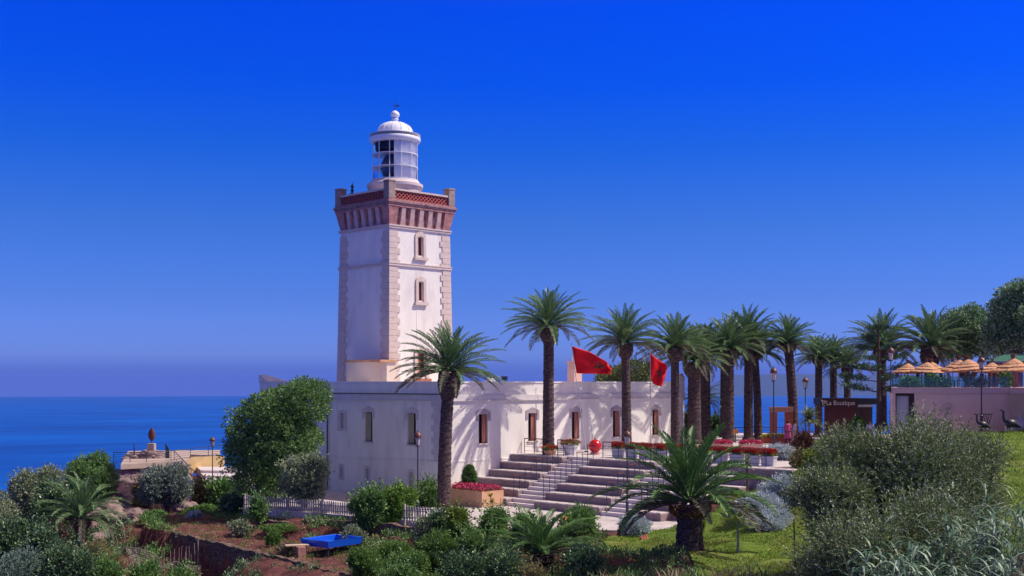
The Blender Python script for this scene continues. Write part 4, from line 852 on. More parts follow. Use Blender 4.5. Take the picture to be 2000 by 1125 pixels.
def big_tree():
    D = 75.5; zg = G(525, D); o_ = W(522, D, zg); t_ = thing('leafy_tree', 'big bright green tree covering the left end of the house', 'tree', o_)
    rng = np.random.default_rng(77); lob = []
    for (px, py, rx, ry) in ((545, 800, 55, 42), (600, 790, 42, 44), (500, 832, 52, 46), (470, 862, 32, 34), (560, 850, 62, 42), (520, 890, 62, 42), (470, 900, 34, 36), (590, 860, 36, 36), (500, 935, 44, 36), (545, 930, 44, 40), (620, 765, 24, 22), (575, 765, 26, 18), (530, 965, 26, 20)):
        X = (px - 522) * D / F; z = ZY(py, D) - zg; rr_ = rx * D / F; rz = ry * D / F
        for dd in ((-.9, .9) if rx > 40 else (0,)):
            lob.append((S2 * (X + dd), S2 * (-X + dd), z + rng.normal() * .1, rr_ * .92, rr_ * .92, rz))
    V, f4 = puffs(lob, 1150, 46, .17, .095, rng, cr=.34, low=-.8, inner=.2); npmesh('crown', V, f4, LF_TREE, t_)
    a = MB(); a.path([(0, 0, -.4), (.1, 0, 1.0), (-.1, .1, 2.2), (.1, .3, 4.2)], [.36, .28, .24, .12], 9)
    for i in range(7):
        an = i * .9; a.path([(0, .05, 1.6 + .2 * i), (math.cos(an) * .9, math.sin(an) * .9, 2.8 + .25 * i), (math.cos(an) * 1.7, math.sin(an) * 1.7, 3.8 + .3 * i)], [.14, .09, .03], 6)
    a.build('trunk', BARK2, t_, local=True)
big_tree()
shrub('grey', 594, 70.5, 118, 888, 'round grey green olive tree in front of the shaded wall', 'olive_tree', 'olive tree', seed=40, trunk=.8, dens=1.2, low=-.9, bottom_py=990)
shrub('green', 722, 65, 72, 955, 'rounded shrub before the picket fence, left of a pair', seed=41, dens=1.3)
shrub('yellow', 775, 66, 74, 948, 'rounded yellow green shrub, right of the pair at the fence', seed=42, lf=leafmat('lime_leaf', [(.06, .12, .02), (.10, .18, .03), (.15, .24, .05)], .5, .2), dens=1.3)
shrub('green', 836, 72, 46, 936, 'green shrub against the shaded wall behind the lamp', seed=43)
shrub('dark', 856, 60, 36, 1000, 'dark ball shaped shrub left of the leaning palm base', seed=44)
shrub('grey', 830, 60, 44, 1012, 'grey leafed shrub at the foot of the front lamp', seed=45)
shrub('yellow', 896, 58, 64, 990, 'bright yellow green shrub right of the leaning palm base', seed=46, lf=leafmat('lime_leaf2', [(.09, .16, .02), (.15, .23, .03), (.22, .30, .05)], .5, .2))
shrub('green', 965, 59, 64, 990, 'rose bush in front of the orange planter', 'rose_bush', 'rose bush', seed=47)
shrub('green', 1022, 57, 50, 1000, 'green bush behind the young palm, left side', seed=48)
shrub('grey', 1130, 58, 90, 992, 'olive green bush behind the young palm, right side', seed=49, lf=LF_ROSE)
shrub('green', 925, 52, 70, 1035, 'dark leafy bush left of the young palm', seed=50)
shrub('dark', 985, 47, 100, 1078, 'dark bush under the young palm fronds', seed=51)
shrub('brown', 1040, 45, 70, 1098, 'rust tipped low bush at the bottom centre', seed=52, lf=LF_HERB)
shrub('dark', 1140, 47, 90, 1075, 'dark low bush right of the young palm', seed=53)
for i, (px, D, w, t, s, lb) in enumerate(((765, 55, 110, 1066, 60, 'rosemary hedge clump in the middle of the row'), (845, 53, 100, 1052, 61, 'tallest rosemary hedge clump at the right'), (715, 52, 90, 1078, 62, 'rosemary hedge clump right of the blue tray'), (800, 50, 90, 1085, 63, 'lower rosemary hedge clump in front'))):
    shrub('hedge', px, D, w, t, lb, 'rosemary_hedge', 'hedge', seed=s, dens=2.2, group='rosemary hedge clumps', stem=False)
shrub('green', 775, 46, 90, 1098, 'light green leafy plant at the bottom edge', seed=64, lf=LF_YEL if False else LF_ROSE)
shrub('dark', 900, 47, 110, 1082, 'dark shaded bush at the bottom, right of the hedge', seed=65)
shrub('dark', 650, 67.5, 90, 1025, 'dark plants behind the blue tray', seed=66)
shrub('grey', 690, 62, 60, 1032, 'grey green weeds at the right of the blue tray', seed=67)
# silver and coloured shrubs on the right
shrub('silver', 1238, 57.5, 88, 1014, 'silvery ragwort mound at the foot of the steps', 'silver_shrub', 'shrub', seed=70, dens=3.0)
shrub('silver', 1520, 73, 72, 868, 'silvery ragwort mound by the tall lamp', 'silver_shrub', 'shrub', seed=71, dens=3.0)
shrub('silver', 1487, 55, 120, 972, 'silvery ragwort bank left of the olive thicket', 'silver_shrub', 'shrub', seed=72, dens=2.6)
shrub('silver', 1505, 52.5, 120, 1000, 'silvery ragwort mound at the lower end of the bank', 'silver_shrub', 'shrub', seed=79, dens=2.6)
shrub('silver', 1535, 57, 110, 935, 'silvery ragwort bank against the olive thicket', 'silver_shrub', 'shrub', seed=73, dens=2.6)
shrub('brown', 1570, 78, 56, 842, 'dark red leafed shrub beside the strollers', seed=74)
shrub('brown', 1562, 66, 44, 880, 'brownish shrub on the lawn edge', seed=75, lf=LF_HERB)
shrub('yellow', 1592, 62, 46, 885, 'small acid yellow green shrub on the slope', seed=76)
shrub('yellow', 1625, 68, 70, 862, 'acid yellow green shrub behind the olive thicket', seed=77)
shrub('grey', 1600, 66, 60, 872, 'grey twiggy shrub above the yellow one', seed=78, lf=LF_BIG)
def bigbush(lab, px, D, w, top, seed, dens, bottom=None):
    rng = np.random.default_rng(seed); zg = G(px, D); ww = w * D / F; h = ZY(top, D) - zg; z0_ = 0 if bottom is None else ZY(bottom, D) - zg
    t_ = thing('olive_bush', lab, 'bush', W(px, D, zg), 'olive thicket on the right')
    lob = lobes_for(ww, h - z0_, rng, 24, z0_)
    lob[0] = (lob[0][0], lob[0][1], lob[0][2] - .1 * h, ww * .20, ww * .20, (h - z0_) * .28)
    V, f4 = sprigs(lob, int(dens), 22, .62, .10, .028, rng, low=-.45, up=.6, inner=.15); npmesh('foliage', V, f4, LF_BIG, t_)
    a = MB()
    for i in range(6):
        an = i * 1.05; a.path([(0, 0, -.3), (math.cos(an) * ww * .12, math.sin(an) * ww * .12, z0_ + (h - z0_) * .4), (math.cos(an) * ww * .3, math.sin(an) * ww * .3, z0_ + (h - z0_) * .75)], [.09, .06, .02], 6)
    a.build('stem', BARK2, t_, local=True)
bigbush('largest olive bush in front of the restaurant wall', 1800, 41, 330, 792, 1, 5200)
bigbush('olive bush at the left shoulder of the thicket', 1672, 42, 190, 832, 2, 2200)
bigbush('drooping olive bush over the silver bank', 1622, 39, 150, 925, 3, 1700, 1040)
bigbush('olive bush at the right side of the thicket', 1905, 42, 130, 850, 4, 1300)
bigbush('low olive bush at the bottom of the thicket', 1660, 35, 230, 1010, 5, 1500)
bigbush('olive bush in the bottom middle of the thicket', 1800, 36, 260, 975, 6, 1900)
# reeds
def reed(lab, px, D, top, n=26, seed=0, w=1.6, lf=LF_REED, ll=.75, wd=.045, group='giant reeds in the bottom right corner', name='giant_reed', cat_='reeds', arch=1.0):
    rng = np.random.default_rng(seed); zg = G(px, D) if name == 'giant_reed' else G(px, D); h = ZY(top, D) - zg; t_ = thing(name, lab, cat_, W(px, D, zg), group); parts = []; a = MB()
    for i in range(n):
        b0 = np.array([rng.normal() * w * .3, rng.normal() * w * .3, 0]); ln = np.array([rng.normal() * .25, rng.normal() * .25, 0]); hh = h * rng.uniform(.55, 1.0)
        if name == 'giant_reed': a.path([b0, b0 + ln * .3 + [0, 0, hh * .5], b0 + ln + [0, 0, hh]], [.014, .011, .005], 4)
        m = 14 if name == 'giant_reed' else 9
        for j in range(m):
            t = rng.uniform(.25, 1) if name == 'giant_reed' else 0.02; p = b0 + ln * t * t + np.array([0, 0, hh * t]); an = rng.uniform(0, 6.283); L_ = ll * rng.uniform(.6, 1.2)
            el_ = rng.uniform(.5, 1.2) if name == 'giant_reed' else rng.uniform(.7, 1.45); k = 6; pts = [p]; e = el_
            for s in range(k): pts.append(pts[-1] + np.array([math.cos(an) * math.cos(e), math.sin(an) * math.cos(e), math.sin(e)]) * L_ / k); e -= arch * rng.uniform(.2, .5)
            pts = np.array(pts); sd = np.array([-math.sin(an), math.cos(an), 0]); wv = (wd * np.array([.5, 1, 1, .9, .7, .4, .05]))[:, None]
            V = np.concatenate([pts - sd * wv / 2, pts + sd * wv / 2]); f_ = np.array([(q_, q_ + 1, 7 + q_ + 1, 7 + q_) for q_ in range(k)]); parts.append((V, f_))
    V, f4 = cat(parts); npmesh('blades', V, f4, lf, t_)
    if name == 'giant_reed': a.build('canes', leafmat('cane', [(.12, .15, .07), (.2, .2, .1)], .6, 0), t_, local=True)
    return t_
for i, (px, D, top, lb) in enumerate(((1985, 33, 955, 'tallest reed clump at the right picture edge'), (1930, 34, 985, 'reed clump second from the right edge'), (1865, 33, 1005, 'reed clump with drooping pale blades'), (1785, 32, 1035, 'reed clump in front of the thicket'), (1885, 38, 935, 'reed shoots rising high against the bush'), (1955, 30, 1050, 'dense low reeds in the bottom right corner'), (1700, 31, 1062, 'reed clump furthest left'))):
    reed(lb, px, D, top, 19 if D < 38 else 10, 20 + i, ll=.95, wd=.06)
GSP = 'dry spiky grasses along the bottom edge'
for i, (px, D, top, lb, l_) in enumerate(((1315, 43, 1050, 'tall straw coloured spiky grass below the big palm', LF_STRAW), (1230, 43, 1085, 'green spiky tuft at the bottom edge, left one', LF_REED), (1410, 42, 1075, 'wide straw coloured grass tuft', LF_STRAW), (1475, 42.5, 1070, 'dark green spiky tuft right of the straw grass', LF_ROSE), (1180, 44, 1090, 'pale spiky tuft furthest left', LF_STRAW), (1590, 36, 1075, 'straw grass in front of the olive trunk', LF_STRAW), (1500, 39, 1095, 'low straw grass at the lawn edge', LF_STRAW))):
    reed(lb, px, D, top, 9, 40 + i, .9, l_, .95, .035, GSP, 'spiky_grass', 'grass tuft', .45)
# cordylines and young plants
def cordyline(lab, px, D, py_top, py_head, nl=90, ll=.8, lf=LF_REED, seed=0):
    rng = np.random.default_rng(seed); zg = G(px, D) if D < 78 else Z1; h = ZY(py_head, D) - zg; t_ = thing('cordyline', lab, 'cordyline', W(px, D, zg)); parts = []
    for i in range(nl):
        an = rng.uniform(0, 6.283); e = rng.uniform(-.5, 1.5); L_ = ll * rng.uniform(.7, 1.1); p = np.array([0, 0, h]); pts = [p]
        for s in range(4): pts.append(pts[-1] + np.array([math.cos(an) * math.cos(e), math.sin(an) * math.cos(e), math.sin(e)]) * L_ / 4); e -= .16
        pts = np.array(pts); sd = np.array([-math.sin(an), math.cos(an), 0]); wv = (.05 * np.array([.6, 1, .9, .6, .05]))[:, None] * ll
        parts.append((np.concatenate([pts - sd * wv, pts + sd * wv]), np.array([(q_, q_ + 1, 6 + q_, 5 + q_) for q_ in range(4)])))
    V, f4 = cat(parts); npmesh('leaves', V, f4, lf, t_); a = MB(); a.path([(0, 0, -.1), (.03, 0, h * .5), (0, 0, h + .05)], [.06, .05, .06], 7); a.build('stem', BARK2, t_, local=True)
cordyline('big spiky headed cordyline beside the boutique', 1580, 84, 790, 818, 170, 1.15, leafmat('cord_leaf', [(.10, .16, .07), (.18, .24, .10), (.30, .33, .16), (.06, .10, .05)], .4, .2), 1)
cordyline('slender small cordyline at the end of the steps', 1459, 62, 880, 905, 80, .62, leafmat('cord_leaf2', [(.14, .18, .09), (.24, .27, .15), (.36, .37, .2)], .4, .2), 2)
t_ = thing('banana_plant', 'young broad leafed plant with pale leaves on the lawn', 'plant', W(1441, 47.5, G(1441, 47.5)))
a = MB(); a.path([(0, 0, -.1), (.02, 0, .7), (0, .02, 1.25)], [.075, .05, .04], 7); a.build('stem', mat('pale_stem', (.30, .30, .22), .7), t_, local=True)
rng = np.random.default_rng(9); P = []; Dd = []
for i in range(15):
    an = i * 2.4; parts = None; P.append([0, 0, 1.15 + .02 * i]); Dd.append([math.cos(an), math.sin(an), .35 + rng.normal() * .25])
V, f4 = leaves(np.array(P), np.array(Dd), rng.uniform(.6, .95, 15), .26, rng); npmesh('leaves', V, f4, LF_YEL if False else leafmat('pale_leaf', [(.18, .26, .08), (.26, .34, .12), (.32, .38, .18)], .4, .25), t_)
# lamp-like thin sapling at the lawn with yellow guard
t_ = thing('sapling', 'dark thin staked sapling with yellow sleeve at its foot', 'sapling', W(1552, 38.5, G(1552, 38.5)))
a = MB(); a.path([(0, 0, -.2), (.03, 0, 1.0), (0, .03, 2.4)], [.045, .035, .02], 6); a.build('stem', BARK2, t_, local=True)
a = MB(); a.lathe((0, 0, .0), [(.1, .0), (.11, .28), (.06, .42), (.055, .42)], 10); a.build('yellow_sleeve', mat('yellow_plastic', (.70, .58, .01), .5), t_, local=True)

def cover(lab, poly, nclump, lf, seed, leaf=.09, wid=.035, hmax=.35, per=26, kind='sprig', avoid=None):
    rng = np.random.default_rng(seed); xs = [p[0] for p in poly]; ys = [p[1] for p in poly]; P = []
    cx_ = rng.uniform(min(xs), max(xs), nclump * 3); cy_ = rng.uniform(min(ys), max(ys), nclump * 3); k = inpoly(cx_, cy_, poly) & ~inpoly(cx_, cy_, PLAZA)
    if avoid: k &= ~inpoly(cx_, cy_, avoid)
    cx_, cy_ = cx_[k][:nclump], cy_[k][:nclump]; zz = height(cx_, cy_); m = len(cx_); hh = rng.uniform(.3, 1, m) * hmax; rr_ = rng.uniform(.12, .42, m)
    c = np.stack([EYE.x + S2 * (cx_ + cy_), EYE.y + S2 * (cy_ - cx_), zz], 1)
    q = rng.normal(size=(m, per, 3)); q[:, :, 2] = np.abs(q[:, :, 2]); q /= np.linalg.norm(q, axis=2, keepdims=True); q *= rng.uniform(.1, 1, (m, per, 1)) ** .5
    pts = c[:, None] + q * np.stack([rr_, rr_, hh], 1)[:, None]; Dd = q + np.array([0, 0, .6]) + rng.normal(size=q.shape) * .35
    n = m * per; V, f4 = leaves(pts.reshape(-1, 3), Dd.reshape(-1, 3), leaf * rng.uniform(.6, 1.6, n), wid * rng.uniform(.7, 1.3, n), rng)
    o = npmesh('ground_cover', V, f4, lf); return tag(o, lab, 'ground cover', kind='stuff')
BEDC = [pX(*p) for p in [(680, 58), (840, 62), (930, 60.5), (1180, 59.5), (1180, 53), (1240, 51), (1290, 50), (1345, 46.4), (1385, 43), (1440, 39.5), (1500, 34), (600, 38), (640, 48), (690, 54)]]
cover('mixed dark green plants filling the front flower bed', BEDC, 900, LF_ROSE, 1, .12, .05, .5, 34)
cover('dark low plants shading the bottom edge of the bed', BEDC, 900, LF_DARK, 2, .12, .06, .42, 34)
cover('dry yellowish weeds between the front plants', BEDC, 260, LF_HERB, 3, .10, .03, .4, 26)
SLOPE = [pX(*p) for p in [(-60, 50), (-60, 84), (120, 88), (235, 92), (260, 78), (240, 70), (330, 66), (470, 60), (600, 50), (600, 42), (300, 44)]]
TREL = [pX(*p) for p in [(236, 70), (400, 69), (400, 61.5), (236, 61.5)]]
cover('dark tangled undergrowth on the left slope', SLOPE, 1500, LF_DARK, 4, .14, .07, .7, 34, avoid=TREL)
cover('grey green undergrowth on the left slope', SLOPE, 700, LF_OLIVE, 5, .13, .05, .6, 30, avoid=TREL)
cover('low green herbs scattered over the red garden bed', GARDEN, 160, LF_HEDGE, 16, .09, .03, .3, 24)
cover('sparse dry weeds on the red garden bed', GARDEN, 420, LF_HERB, 6, .08, .03, .22, 22)
FRONT = [pX(*p) for p in [(600, 68), (700, 66.4), (770, 65.2), (900, 62.6), (980, 61.0), (980, 58), (760, 60), (690, 62), (600, 64.5)]]
cover('dark green planting filling the foot of the picket fence', FRONT, 330, LF_ROSE, 8, .12, .055, .55, 34)
cover('grey green plants mixed below the picket fence', FRONT, 160, LF_OLIVE, 9, .11, .045, .6, 30)
DRYL = [pX(*p) for p in [(1385, 44.5), (1480, 45), (1620, 44), (1620, 40.5), (1430, 41)]]
cover('dry brownish patch of thatch in the lawn', DRYL, 260, LF_HERB, 19, .07, .02, .10, 30)
SHADE = [pX(*p) for p in [(395, 78), (395, 90), (520, 84), (640, 72), (690, 67.8), (590, 68.2), (500, 70)]]
cover('dark green undergrowth below the big tree', SHADE, 420, LF_ROSE, 7, .13, .06, .5, 30)

# ------------------------------------------------------------------ far trees on the right
def tree(lab, px, D, lobpx, lf, seed, name='evergreen_tree', leaf=.2, wid=.11, clumps=500, per=40, cr=.42, zb=4.6):
    rng = np.random.default_rng(seed); t_ = thing(name, lab, 'tree', W(px, D, zb)); lob = []
    for (x, y, rx, ry) in lobpx:
        X = (x - px) * D / F; z = ZY(y, D) - zb; r_ = rx * D / F; dd = rng.normal() * .8; lob.append((S2 * (X + dd), S2 * (dd - X), z, r_, r_, ry * D / F))
    V, f4 = puffs(lob, clumps, per, leaf, wid, rng, cr=cr, low=-.8, inner=.2); npmesh('crown', V, f4, lf, t_)
    top = np.mean([l[2] for l in lob]); a = MB(); a.path([(0, 0, -.5), (.1, .05, top * .4), (-.1, 0, top * .7), (0, .1, top)], [.32, .26, .2, .1], 9)
    for l in lob[:8]: a.path([(0, 0, top * .45), (l[0] * .5, l[1] * .5, (top * .45 + l[2]) / 2), (l[0], l[1], l[2])], [.14, .09, .03], 6)
    a.build('trunk', BARK2, t_, local=True); return t_
tree('dense dark evergreen tree behind the straw parasols', 1890, 92, ((1880, 640, 36, 34), (1905, 625, 30, 28), (1860, 660, 28, 26), (1925, 655, 30, 30), (1890, 672, 40, 24), (1848, 680, 18, 14), (1935, 682, 26, 18), (1870, 690, 26, 10)), LF_EVER, 1, clumps=650)
tree('tallest dark evergreen tree at the right picture edge', 1985, 86, ((1985, 600, 40, 40), (2000, 575, 30, 24), (1960, 620, 24, 26), (2010, 620, 40, 34), (1970, 650, 34, 26), (2030, 590, 40, 40), (1995, 665, 40, 22), (1955, 672, 20, 16)), LF_EVER, 2, clumps=750)
tree('dark green tree seen over the house roof behind the first flag', 1225, 108, ((1200, 733, 30, 16), (1240, 724, 34, 18), (1268, 736, 24, 14), (1222, 742, 44, 12), (1180, 740, 14, 8)), leafmat('roof_tree_leaf', [(.03, .05, .015), (.07, .09, .03), (.12, .14, .05)], .5, .15), 3, 'pine_tree', clumps=260, cr=.36, zb=0)
shrub('dark', 1392, 106, 40, 812, 'dark bush behind the thick palm trunks', seed=80, zb=1)
shrub('grey', 1340, 101, 30, 800, 'dark bush at the right end of the house', seed=81, zb=1, lf=LF_DARK)
# layered pine
rng = np.random.default_rng(31); D = 86; zb = G(1716, D); t_ = thing('layered_pine', 'tall sparse pine with flat layered branches left of the restaurant', 'pine', W(1716, D, zb)); P = []; Dd = []; a = MB()
H = ZY(625, D) - zb; a.path([(0, 0, -.5), (.05, 0, H * .5), (0, 0, H)], [.22, .15, .03], 8)
for z in np.arange(ZY(766, D) - zb, H, .75):
    u = (z / H); Lb = 4.4 * (1 - u) ** .8 + .3
    for j in range(5):
        an = rng.uniform(0, 6.283); Lj = Lb * rng.uniform(.55, 1.1); tip = np.array([math.cos(an) * Lj, math.sin(an) * Lj, .18 * Lj]); a.path([(0, 0, z), tuple(np.array([0, 0, z]) + tip * .5 + [0, 0, -.05]), tuple(np.array([0, 0, z]) + tip)], [.05, .03, .01], 4)
        k = int(60 + 60 * Lj); s = rng.uniform(.25, 1, k) ** .7; c = np.array([0, 0, z]) + tip * s[:, None] + rng.normal(size=(k, 3)) * np.array([.22, .22, .09]) * (.4 + Lj * .3); P.append(c); Dd.append(rng.normal(size=(k, 3)) * .6 + tip / Lj + [0, 0, .5])
P = np.concatenate(P); Dd = np.concatenate(Dd); V, f4 = leaves(P, Dd, .26, .06, rng); npmesh('crown', V, f4, LF_PINE, t_); a.build('trunk', BARK2, t_, local=True)

# ------------------------------------------------------------------ lamps
lp = thing('street_lamp', 'x', 'street lamp', (0, 0, 0), 'black lamp posts with copper capped lanterns')
a = MB(); a.lathe((0, 0, 0), [(.14, 0), (.14, .12), (.095, .18), (.085, .95), (.11, .98), (.11, 1.04), (.05, 1.1), (.042, 2.6), (.035, 4.05), (.05, 4.08), (.05, 4.14), (0.02, 4.15)], 12); a.build('post', IRON, lp, local=True, smooth=False)
a = MB(); a.lathe((0, 0, 0), [(.10, 4.15), (.115, 4.18), (.19, 4.60), (.0, 4.60)], 6); gl = a.build('lantern_glass', FROST, lp, local=True)
a = MB()
for i in range(6): an = math.pi / 3 * i; a.tube((.118 * math.cos(an), .118 * math.sin(an), 4.16), (.198 * math.cos(an), .198 * math.sin(an), 4.62), .011, n=4)
a.lathe((0, 0, 4.16), [(.05, -.03), (.13, -.03), (.13, .02), (.05, .02)], 12); a.build('lantern_frame', IRON, gl, local=True)
a = MB(); a.lathe((0, 0, 0), [(.22, 4.60), (.245, 4.62), (.245, 4.66), (.235, 4.72), (.19, 4.83), (.10, 4.89), (.05, 4.91), (.045, 4.97), (.055, 4.99), (0, 5.02)], 20); a.build('cap', COPPER, lp, local=True, smooth=True)
for i, (px, D, zb, top, lb) in enumerate(((816, 66.5, Z0 * 0 - .1, 840, 'black lamp post in front of the shaded house wall'), (1225, 65, Z0, 838, 'black lamp post at the foot of the second stair'), (415, 96, -1.3, 852, 'black lamp post by the viewpoint, furthest left'), (566, 84, -.8, 852, 'lamp post mostly hidden by the big green tree'), (1511, 76, 3.2, 715, 'tall lamp post beside the orange gateway'), (1573, 89, Z1, 735, 'lamp post behind the spiky cordyline'), (1740, 79, 4.6, 676, 'lamp post at the left end of the restaurant wall'), (1917, 71.2, 4.7, 695, 'lamp post in front of the restaurant wall, furthest right'))):
    o = lp if i == 0 else copy_tree(lp); o.location = W(px, D, zb); s = (ZY(top, D) - zb) / 5.02; o.scale = (.9 * max(1, s * .95), .9 * max(1, s * .95), s); o['label'] = lb; o.rotation_euler[2] = .3 * i

# ------------------------------------------------------------------ flags, spheres
def flag(lab, px0, py0, px1, py1, D, rows, seed, star=None, z0_=Z1):
    """leaning pole and a waving cloth; rows = outline of top edge and bottom edge in photo pixels"""
    p0 = W(px0, D, z0_); p1 = W(px1, D, ZY(py1, D)); t_ = thing('flagpole', lab + ' pole', 'flagpole', p0, 'flagpoles on the upper terrace')
    a = MB(); a.tube(p0, p1, .035, .02, 8); a.build('pole', mat('pale_pole', (.50, .45, .45), .5), t_); a = MB(); a.lathe((p1.x, p1.y, p1.z), [(0, -.02), (.05, .02), (0, .08)], 10); a.lathe(tuple(p0), [(.16, 0), (.16, .06), (.05, .09)], 12); a.build('finial_and_foot', IRON, t_)
    top, bot = rows; n = 22; m = 16; V = []; 
    for i in range(n + 1):
        u = i / n
        def lerp(pl):
            s = u * (len(pl) - 1); k = min(int(s), len(pl) - 2); f_ = s - k; return pl[k][0] * (1 - f_) + pl[k + 1][0] * f_, pl[k][1] * (1 - f_) + pl[k + 1][1] * f_
        tx_, ty_ = lerp(top); bx_, by_ = lerp(bot)
        for j in range(m + 1):
            v = j / m; dd = .16 * math.sin(u * 9 + v * 2.2 + seed) * min(1, u * 2.5) + .07 * math.sin(u * 5 - v * 6 + seed * 2) * u + .045 * math.sin(u * 19 + v * 9 + seed) * u + .03 * math.sin(u * 11 - v * 15) * u - .01
            V.append(W(tx_ * (1 - v) + bx_ * v, D + dd, ZY(ty_ * (1 - v) + by_ * v, D)))
    Fc = [(i * (m + 1) + j, (i + 1) * (m + 1) + j, (i + 1) * (m + 1) + j + 1, i * (m + 1) + j + 1) for i in range(n) for j in range(m)]
    a = MB(); a.add(V, Fc); f = thing('flag', lab + ' cloth', 'flag', p1, 'red flags with a green star'); fc = a.build('cloth', REDFAB, f, smooth=True); sm = fc.modifiers.new('thick', 'SOLIDIFY'); sm.thickness = .006
    if star:
        su, sv, sr = star; a = MB(); pts = []
        def at(u, v):
            i = min(max(u, 0), .999) * n; j = min(max(v, 0), .999) * m; i0, j0 = int(i), int(j); fi, fj = i - i0, j - j0
            g_ = lambda a_, b_: V[a_ * (m + 1) + b_]
            return (g_(i0, j0) * (1 - fi) + g_(i0 + 1, j0) * fi) * (1 - fj) + (g_(i0, j0 + 1) * (1 - fi) + g_(i0 + 1, j0 + 1) * fi) * fj
        nrm = Vector((-S2, -S2, 0)) * .02; c5 = [at(su + sr * .62 * math.sin(2 * math.pi * k / 5), sv - sr * math.cos(2 * math.pi * k / 5)) + nrm for k in range(5)]
        for k in range(5): a.tube(c5[k], c5[(k + 2) % 5], .035, n=4)
        a.build('green_star', GREENFAB, f)
flag('large Moroccan flag flying left, on the leaning', 1145, 883, 1116, 673, 81, ([(1117, 676), (1152, 687), (1172, 699), (1185, 706), (1189, 714), (1195, 718)], [(1126, 729), (1140, 730), (1158, 730), (1174, 730), (1184, 731.5), (1192, 731)]), 1, (.45, .46, .22))
flag('smaller red flag drooping from the right hand', 1271, 884, 1270, 683, 80, ([(1270, 689), (1279, 698), (1290, 705), (1300, 711), (1303.5, 717)], [(1271, 736), (1275, 749), (1283, 753), (1292, 755), (1299, 738)]), 3, (.55, .5, .2))
def ball(lab, px, D, r, m, grp='painted spherical buoys on the terrace'):
    t_ = thing('buoy', lab, 'buoy', W(px, D, Z1), grp); a = MB(); a.lathe((0, 0, .12 + r), [(r * math.sin(t * math.pi / 24), -r * math.cos(t * math.pi / 24)) for t in range(25)], 32); a.build('sphere', m, t_, local=True, smooth=True)
    a = MB(); z = .12 + r; a.lathe((0, 0, z), [(r * 1.0, -.02), (r * 1.03, -.02), (r * 1.03, .02), (r * 1.0, .02)], 32)
    for sx_ in (-1, 1): a.tube((sx_ * r * .95 * S2, -sx_ * r * .95 * S2, z), (sx_ * (r + .1) * S2, -sx_ * (r + .1) * S2, z), .04)
    a.tube((0, 0, z + r * .96), (0, 0, z + r + .1), .05); a.tube((0, 0, z + r + .1), (0, 0, z + r + .28), .02); a.build('lugs', m, t_, local=True)
    a = MB(); a.lathe((0, 0, 0), [(.3, 0), (.3, .12), (.2, .2)], 16); a.build('foot', mat('pink_foot', (.5, .2, .2), .8), t_, local=True)
ball('large glossy red sphere buoy at the head of the stairs', 1162, 78.5, .43, REDP)
ball('glossy green sphere buoy behind the geraniums', 1293, 76, .38, GREENP)

# ------------------------------------------------------------------ picket fences, garden walls, blue tray
def picket(lab, pts, h=.95, sp=.17, m=None):
    m = m or mat('whitewashed_picket', (.42, .37, .35), .8, .2, 4, .3, 16); p0 = Vector(pts[0]); t_ = thing('picket_fence', lab, 'fence', p0, 'pale picket fences'); a = MB(); r_ = MB()
    for A_, B_ in zip(pts[:-1], pts[1:]):
        A_, B_ = Vector(A_), Vector(B_); d = B_ - A_; n = int(d.length / sp); rz = math.atan2(d.y, d.x)
        for i in range(n + 1):
            p = A_.lerp(B_, i / n); c_, s_ = math.cos(rz) * .045, math.sin(rz) * .045; hh = h + .02 * math.sin(i * 7.3)
            a.prism([(p.x - c_, p.y - s_, p.z + .06), (p.x + c_, p.y + s_, p.z + .06), (p.x + c_, p.y + s_, p.z + hh - .07), (p.x, p.y, p.z + hh), (p.x - c_, p.y - s_, p.z + hh - .07)], (-math.sin(rz) * .025, math.cos(rz) * .025, 0))
        for z in (.22, h - .25): r_.tube(A_ + Vector((0, 0, z)), B_ + Vector((0, 0, z)), .035, n=4)
        k = max(1, int(d.length / 2.2))
        for i in range(k + 1): q = MB(); p = A_.lerp(B_, i / k); q.cbox(p - Vector((0, 0, .3)), .1, .1, h + .38, rz); q.build('post', m, t_)
    a.build('pickets', m, t_); r_.build('rails', m, t_)
picket('long pale picket fence along the walk below the big tree', [W(478, 72.3, .05), W(563, 70.0, .1), W(700, 66.8, .12), W(765, 65.6, .12)], .78)
picket('short picket fence between the front lamp and leaning palm', [W(790, 64.9, .1), W(905, 62.9, .1)], .85)
def rubble(lab, A_, B_, top, bot, th, m, name='garden_wall'):
    A_, B_ = Vector((*A_, 0)), Vector((*B_, 0)); d = B_ - A_; n = max(4, int(d.length / .4)); nv = Vector((-d.y, d.x, 0)).normalized() * th; t = MB(); rg_ = random.Random(int(A_.x * 10)); Vv = []
    for i in range(n + 1):
        p = A_.lerp(B_, i / n); j1, j2, j3 = (rg_.uniform(-.05, .05) for _ in range(3)); tz = top + rg_.uniform(-.07, .07)
        for (q_, z) in ((p - nv * .06, bot), (p + nv * j1, (top + bot) / 2), (p + nv * (.1 + j2), tz), (p + nv * (.9), tz + j3), (p + nv, bot)): Vv.append((q_.x, q_.y, z))
    Ff = []
    for i in range(n):
        for j in range(4): Ff.append((5 * i + j, 5 * i + 5 + j, 5 * i + 6 + j, 5 * i + 1 + j))
    Ff += [(0, 1, 2, 3, 4), tuple(5 * n + j for j in (4, 3, 2, 1, 0))]
    t.add(Vv, Ff); return tag(t.build(name, m), lab, 'wall')
STONE1 = stonemat('rubble_stone', (.20, .13, .11), (.12, .085, .08), (.05, .035, .03), 2.6)
EDGE = [XD(-7.6, 52.8), XD(-7.0, 53.6)]
WALLE = [(-7.2, 53.2), (-19.0, 68.0), (-19.6, 67.6), (-7.9, 52.7)]
cover('dark creeping plants hanging over the retaining wall', WALLE, 110, LF_DARK, 17, .12, .06, .5, 26)
